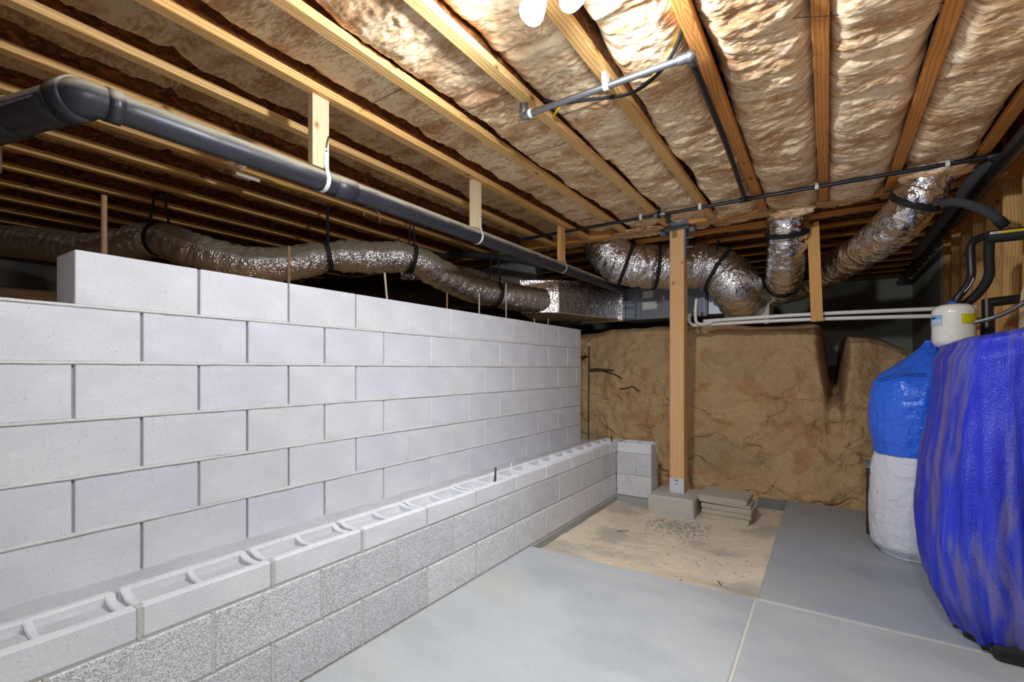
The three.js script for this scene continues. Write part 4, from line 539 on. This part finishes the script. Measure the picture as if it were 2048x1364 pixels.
// ------------------------------------------------------------ condensate pipes, hanging board
{ const G = 'white condensate pipes'; const t = thing('condensate_pipe', 'upper white plastic pipe running right from the air handler', 'pipe', G);
  part(t, 'pipe_run', sweep([[-1.02, 1.672, -5.0], [-0.2, 1.684, -5.0], [0.95, 1.672, -5.0]], 0.0165, { seg: 8, sides: 14 }), M.pvc); part(t, 'coupling', rod([-0.93, 1.672, -5.0], [-0.88, 1.673, -5.0], 0.02, 14), M.pvc); part(t, 'riser', sweep([[-1.09, 1.90, -5.02], [-1.10, 1.75, -5.02], [-1.08, 1.66, -5.0], [-1.0, 1.64, -4.99], [-0.93, 1.67, -5.0]], 0.0155, { seg: 26, sides: 14 }), M.pvc);
  const t2 = thing('condensate_pipe', 'lower white plastic pipe running right from the air handler', 'pipe', G);
  part(t2, 'pipe_run', sweep([[-1.13, 1.64, -5.04], [-0.2, 1.643, -5.03], [0.95, 1.612, -5.0]], 0.0165, { seg: 8, sides: 14 }), M.pvc); part(t2, 'riser', sweep([[-1.16, 1.76, -5.04], [-1.16, 1.68, -5.04], [-1.13, 1.645, -5.04], [-1.08, 1.64, -5.04]], 0.0165, { seg: 16, sides: 14 }), M.pvc); part(t2, 'coupling', rod([-0.49, 1.643, -5.033], [-0.45, 1.643, -5.033], 0.021, 14), M.pvc); }
mesh('hanger_board', at(cbox(0.089, 0.86, 0.038, 0.002, 1), -0.087, 2.04, -4.92, 0, 0, 0.035), M.boardOrange, 'long orange wood board hanging in front of the white pipes', 'board');
mesh('wood_block', span(-0.35, -0.31, 2.05, 2.48, -5.3, -5.26, 0.002, 1), M.boardOrange, 'short wood block hanging behind the vertical duct', 'board');

// ------------------------------------------------------------ right side: pipes, tank, bag, tarp, crate
mesh('black_pipe', sweep([[0.86, 2.41, -2.4], [0.86, 2.41, -4.5], [0.86, 2.42, -8.69]], 0.042, { seg: 10, sides: 20 }), M.black, 'fat glossy black pipe running away along the right wall', 'pipe');
{ const t = thing('foam_pipe', 'arched dark grey foam covered pipe reaching the black valve', 'pipe'); part(t, 'foam_sleeve', sweep([[0.56, 2.27, -4.35], [0.615, 2.268, -4.15], [0.67, 2.25, -4.05], [0.74, 2.20, -4.0], [0.81, 2.14, -3.98], [0.86, 2.085, -3.99]], 0.027, { seg: 40, sides: 18 }), M.foam); part(t, 'foam_end', sweep([[0.855, 2.09, -3.99], [0.885, 2.05, -4.0]], 0.030, { seg: 3, sides: 18 }), M.blackMatte); part(t, 'copper_end', sweep([[0.88, 2.055, -4.0], [0.90, 2.01, -3.96]], 0.015, { seg: 2, sides: 14 }), M.steel); }
mesh('foam_pipe', sweep([[0.85, 2.45, -4.0], [0.80, 2.43, -4.08], [0.745, 2.36, -4.2], [0.70, 2.28, -4.35], [0.66, 2.22, -4.7], [0.64, 2.19, -5.4]], 0.034, { seg: 40, sides: 18 }), M.foam, 'straight grey foam covered pipe slanting back beside the foil duct', 'pipe');
{ const t = thing('black_manifold', 'black insulated manifold with a yellow label at right edge', 'pipe fitting');
  part(t, 'body', sweep([[0.80, 1.985, -3.95], [0.89, 1.975, -3.9], [1.0, 1.965, -3.84]], 0.037, { seg: 8, sides: 22 }), M.blackMatte);
  part(t, 'left_pipe', sweep([[0.83, 1.985, -3.94], [0.77, 1.985, -3.94], [0.728, 1.955, -3.93], [0.721, 1.87, -3.92], [0.722, 1.76, -3.915], [0.70, 1.70, -3.905], [0.665, 1.64, -3.90], [0.648, 1.605, -3.905]], 0.0215, { seg: 60, sides: 18 }), M.black); part(t, 'right_pipe', sweep([[0.81, 1.96, -3.96], [0.81, 1.86, -3.97], [0.812, 1.77, -3.975], [0.79, 1.70, -3.98], [0.74, 1.63, -3.97], [0.69, 1.585, -3.96]], 0.025, { seg: 50, sides: 18 }), M.blackMatte); part(t, 'pipe_seam', sweep([[0.728, 1.74, -3.893], [0.71, 1.695, -3.885], [0.685, 1.66, -3.88]], 0.003, { seg: 10, sides: 6 }), M.strap);
  const lab = grid(16, 4, (u, v) => { const A = V(0.815, 1.984, -3.943), B = V(0.965, 1.968, -3.86), p = A.lerp(B, u), a = lerp(0.15, 0.75, v), s = V(-0.55, 0, 0.83); return p.addScaledVector(s, Math.cos(a) * 0.0382).add(V(0, Math.sin(a) * 0.0382, 0)).toArray(); }, (u, v) => [u, v]);
  const c = document.createElement('canvas'); c.width = 256; c.height = 64; const g = c.getContext('2d'); g.fillStyle = '#15151a'; g.fillRect(0, 0, 256, 64); g.fillStyle = '#e2c61a'; g.beginPath(); g.roundRect(10, 8, 236, 48, 24); g.fill(); g.fillStyle = '#d8d8dc'; g.fillRect(10, 8, 62, 48); g.fillStyle = '#77777d'; g.fillRect(34, 16, 10, 30); g.fillRect(54, 14, 8, 34); g.fillStyle = '#8a6a10'; g.fillRect(150, 34, 62, 8); const ct = new THREE.CanvasTexture(c); ct.colorSpace = THREE.SRGBColorSpace;
  part(t, 'label', lab, std({ map: ct, roughness: 0.5 }), 'yellow and silver label'); }
{ const t = thing('black_elbow', 'black plastic elbow pipe low on the right wall behind the tank', 'pipe'); part(t, 'arm', sweep([[0.81, 1.60, -4.0], [1.0, 1.62, -4.02]], 0.027, { seg: 2, sides: 16 }), M.black); part(t, 'leg', sweep([[0.81, 1.62, -4.0], [0.81, 1.2, -4.0]], 0.027, { seg: 2, sides: 16 }), M.black); part(t, 'hub', sweep([[0.81, 1.51, -4.0], [0.81, 1.40, -4.0]], 0.033, { seg: 2, sides: 16 }), M.black); }
mesh('metal_conduit', sweep([[1.02, 1.70, -3.80], [0.94, 1.60, -3.74], [0.85, 1.525, -3.73], [0.79, 1.492, -3.76], [0.73, 1.475, -3.85]], 0.0125, { seg: 240, sides: 14, disp: (t, a, s) => 0.0016 * Math.sin(s * 900 + a) }), M.steel, 'ribbed grey flexible metal conduit curving to the white tank', 'conduit');
{ const t = thing('expansion_tank', 'small glossy white expansion tank with blue cap and yellow label', 'tank'), r = 0.102, H0 = 0.275, c = V(0.642, 1.325, -3.915);
  const pr = [[0.0, 0], [0.06, 0.004], [0.086, 0.016], [0.1, 0.04], [r, 0.06], [r, 0.108], [0.0995, 0.112], [r, 0.116], [r, 0.215], [0.1, 0.232], [0.09, 0.252], [0.068, 0.264], [0.035, 0.27], [0, 0.271]].map(p => new THREE.Vector2(...p));
  const vs = part(t, 'vessel', at(new THREE.LatheGeometry(pr, 56), c.x, c.y, c.z), M.tank); part(vs, 'cap', at(new THREE.LatheGeometry([[0, 0.268], [0.027, 0.268], [0.028, 0.281], [0.024, 0.286], [0, 0.287]].map(p => new THREE.Vector2(...p)), 28), c.x, c.y, c.z), M.blueCap, 'blue plastic cap');
  const mk = (paint, w, h) => { const cv = document.createElement('canvas'); cv.width = w; cv.height = h; paint(cv.getContext('2d'), w, h); const q = new THREE.CanvasTexture(cv); q.colorSpace = THREE.SRGBColorSpace; return std({ map: q, roughness: 0.4 }); };
  const blue = mk((g, w, h) => { g.fillStyle = '#2c4c92'; g.fillRect(0, 0, w, h); g.fillStyle = '#cfe0f6'; g.fillRect(5, 5, w - 10, h - 10); g.fillStyle = '#7fb9ec'; g.fillRect(5, 8, w - 10, h * 0.38); g.fillStyle = '#17356f'; g.beginPath(); g.moveTo(w * 0.2, h * 0.12); g.quadraticCurveTo(w * 0.62, h * 0.1, w * 0.66, h * 0.25); g.quadraticCurveTo(w * 0.5, h * 0.38, w * 0.2, h * 0.34); g.quadraticCurveTo(w * 0.4, h * 0.25, w * 0.2, h * 0.12); g.fill(); g.fillStyle = '#4a6ab0'; for (const y of [0.56, 0.7, 0.84]) g.fillRect(10, h * y, w - 20, h * 0.03); }, 256, 192);
  const yel = mk((g, w, h) => { g.fillStyle = '#8f8a10'; g.fillRect(0, 0, w, h); g.fillStyle = '#e0d80c'; g.fillRect(4, 4, w - 8, h - 8); g.fillStyle = '#a8a010'; for (let i = 0; i < 9; i++) g.fillRect(18, 16 + i * h / 10, (w - 40) * (0.6 + 0.4 * hsh(i, 3, 3)), 3); g.fillStyle = '#4a4a10'; g.fillRect(40, h - 18, w - 60, 4); }, 256, 160);
  // angle toward the camera from the tank axis
  const toCam = Math.atan2(0 - c.x, 0 - c.z), lp = (a0, a1, y0, y1, m, n, l) => part(vs, n, at(new THREE.LatheGeometry([new THREE.Vector2(r + 0.0012, y0), new THREE.Vector2(r + 0.0012, y1)], 16, toCam + a0, a1 - a0), c.x, c.y, c.z), m, l);
  lp(-1.5, -0.52, 0.138, 0.20, blue, 'label', 'blue and white label'); lp(0.36, 1.45, 0.142, 0.20, yel, 'label', 'bright yellow label'); rebase(t, c.x, c.y, c.z); }
{ // tall sack with a blue wrapped top
  const t = thing('wrapped_sack', 'tall bulging sack, white below and shiny blue plastic above', 'sack'), cx = 0.47, cz = -4.02;
  const surf = (y0, y1, R, n, m, sd) => grid(n, m, (u, v) => { const a = u * Math.PI * 2, y = lerp(y0, y1, v), ca = Math.cos(a), sa = Math.sin(a); let r = R(y, a) + 0.016 * fbm3(ca * 2 + sd, y * 5, sa * 2, 4) + 0.007 * Math.abs(N3(ca * 5, y * 14, sa * 5 + sd)); const lean = 0.10 * sstep(1.08, 1.4, y); return [cx + ca * r + lean, y, cz + sa * r - lean * 1.0]; }, (u, v, p) => [u * 1.4, p[1]]);
  const g1 = surf(0.004, 0.70, y => 0.205 + 0.03 * Math.sin(clamp(y / 0.7) * 2.2 + 0.6) - 0.05 * sstep(0.08, 0, y) - 0.018 * sstep(0.55, 0.7, y), 96, 80, 4), g2 = surf(0.655, 1.385, (y, a) => (0.215 + 0.022 * Math.sin(clamp((y - 0.65) / 0.5) * 3.0)) * Math.pow(clamp(1 - sstep(1.05, 1.42, y) * 0.9), 0.9) + 0.012 * sstep(1.08, 1.14, y) * sstep(1.24, 1.16, y) * (1 + Math.sin(a * 7)) , 110, 90, 9);
  part(t, 'white_sack', g1, M.sack); part(t, 'blue_wrap', g2, M.bagBlue, 'shiny blue plastic wrap'); part(t, 'tie', sweep([[0.27, 1.13, -3.9], [0.36, 1.165, -3.83], [0.5, 1.17, -3.82]], 0.004, { seg: 12, sides: 6 }), M.bagBlue); rebase(t, cx, 0.004, cz); }
{ // blue tarp draped over bulky equipment on a black base
  const t = thing('tarp_cover', 'dusty dark blue tarp draped to the floor over bulky equipment', 'tarp');
  const X0 = 0.47, X1 = 0.92, Z0 = -2.74, Z1 = -3.62, cx = (X0 + X1) / 2, cz = (Z0 + Z1) / 2, hw = (X1 - X0) / 2, hd = (Z0 - Z1) / 2, rc = 0.2;
  const outline = (a, off) => { const n = 3.6, ca = Math.cos(a), sa = Math.sin(a), k = Math.pow(Math.pow(Math.abs(ca), n) + Math.pow(Math.abs(sa), n), -1 / n); return [cx + ca * k * (hw + off), cz + sa * k * (hd + off)]; };
  const hemY = a => 0.02 + 0.04 * Math.max(0, N3(Math.cos(a) * 2, Math.sin(a) * 2, 3));
  const nA = 260, nB = 150;
  const g = grid(nA, nB, (u, v) => { const a = u * Math.PI * 2, w = clamp(v / 0.8); 
    const topAt = x => 1.325 + 0.05 * sstep(0.5, 0.8, x), topY = topAt(outline(a, -0.035)[0]);
    if (v > 0.8) { const q = (v - 0.8) / 0.2, p = outline(a, -0.012 - 0.07 * q); const k = q < 1 ? q : 1; const s = 1 - k; const tx = lerp(cx, outline(a, -0.035)[0], s), tz = lerp(cz, outline(a, -0.035)[1], s); return [tx, topAt(tx) + 0.012 * sstep(0, 0.25, q) + 0.02 * fbm3(tx * 6, 1, tz * 6, 3) * sstep(0, 0.3, q), tz]; }
    const y = lerp(hemY(a), topY, w), fold = (0.5 * Math.sin(a * 26 + 3 * N3(a * 3, y * 1.2, 2) - y * 2.2) + 0.7 * N3(a * 5 - y * 1.1, y * 0.8, 5)) * 0.02 * sstep(1.25, 0.5, y);
    const off = 0.05 * Math.sin(clamp(y / 1.3) * 3.1) * sstep(1.3, 0.7, y) + 0.025 * sstep(0.7, 0.35, y) - 0.05 * sstep(0.2, 0.0, y) - 0.035 * sstep(topY - 0.09, topY, y) + fold + 0.014 * fbm3(a * 3, y * 4, 7, 3);
    const p = outline(a, off); return [p[0], y, p[1]]; }, (u, v, p) => [u * 2.9, v < 0.8 ? p[1] : 1.33 + (v - 0.8) * 1.3]);
  part(t, 'tarp_sheet', g, M.tarp); part(t, 'base', span(X0 + 0.10, X1 - 0.02, 0.0, 0.075, Z1 + 0.05, Z0 + 0.012, 0.02), M.black, 'low black plastic base'); rebase(t, cx, 0, cz); }
{ // slatted crate behind the sack
  const t = thing('slatted_crate', 'stacked wood slat crate standing behind the white sack', 'crate'), z = -4.34; for (const [y, h] of [[0.03, 0.03], [0.13, 0.03], [0.23, 0.03], [0.33, 0.03], [0.43, 0.03]]) part(t, 'slat', span(0.245, 0.62, y, y + h, z - 0.3, z, 0.002, 0), M.stud);
  for (const y of [0.0, 0.075, 0.175, 0.275, 0.375, 0.47]) part(t, 'shelf_board', span(0.25, 0.615, y + 0.0, y + 0.012, z - 0.29, z - 0.01, 0.002, 0), M.slate); part(t, 'corner_post', span(0.238, 0.262, 0, 0.48, z - 0.02, z + 0.005, 0.002, 1), M.rebarDark); part(t, 'corner_post', span(0.60, 0.624, 0, 0.48, z - 0.02, z + 0.005, 0.002, 1), M.rebarDark); part(t, 'lid', span(0.24, 0.62, 0.482, 0.495, z - 0.3, z + 0.005, 0.002), M.slate); }

// ------------------------------------------------------------ lamps
function twinLamp(spots, label) {
  const t = thing('floodlight', label, 'lamp', null), mx = (spots[0].at[0] + spots[1].at[0]) / 2, mz = (spots[0].at[2] + spots[1].at[2]) / 2;
  part(t, 'mounting_plate', span(mx - 0.065, mx + 0.065, 2.47, 2.49, mz - 0.06, mz + 0.10, 0.004), M.whitePaint);
  for (const s of spots) {
    const p = V(...s.at), dir = V(...s.aim).normalize(), back = p.clone().addScaledVector(dir, -0.07);
    part(t, 'socket', sweep([[lerp(mx, s.at[0], 0.4), 2.475, mz + 0.03], back.toArray(), p.clone().addScaledVector(dir, -0.04).toArray()], 0.016, { seg: 10, sides: 14 }), M.whitePaint);
    const g = new THREE.LatheGeometry([[0, -0.05], [0.018, -0.048], [0.03, -0.03], [0.042, -0.005], [0.044, 0.012], [0.034, 0.03], [0.018, 0.039], [0, 0.041]].map(q => new THREE.Vector2(...q)), 28); g.applyQuaternion(new THREE.Quaternion().setFromUnitVectors(V(0, 1, 0), dir)); g.translate(p.x, p.y, p.z);
    part(t, 'bulb', g, std({ color: 0xffffff, emissive: LAMP_COLOR, emissiveIntensity: 9, roughness: 0.4 }), 'glowing white bulb');
    const l = new THREE.SpotLight(LAMP_COLOR, s.power, 0, 1.44, 0.5, 2); l.position.copy(p); l.target.position.copy(p.clone().add(dir)); l.castShadow = true; l.shadow.radius = 2.2; l.name = 'lamp_beam'; scene.add(l, l.target);
    const q = new THREE.PointLight(LAMP_COLOR, s.spill, 0, 2); q.position.copy(p); q.castShadow = true; q.shadow.radius = 3; q.name = 'lamp_spill'; scene.add(q);
  }
}
twinLamp(LAMPS, 'pair of glowing white floodlight bulbs fixed under a joist');
twinLamp(ADDED_FILL_LAMPS, 'added fill pair of glowing bulbs, out of view above the foreground slab');

renderer.render(scene, camera);
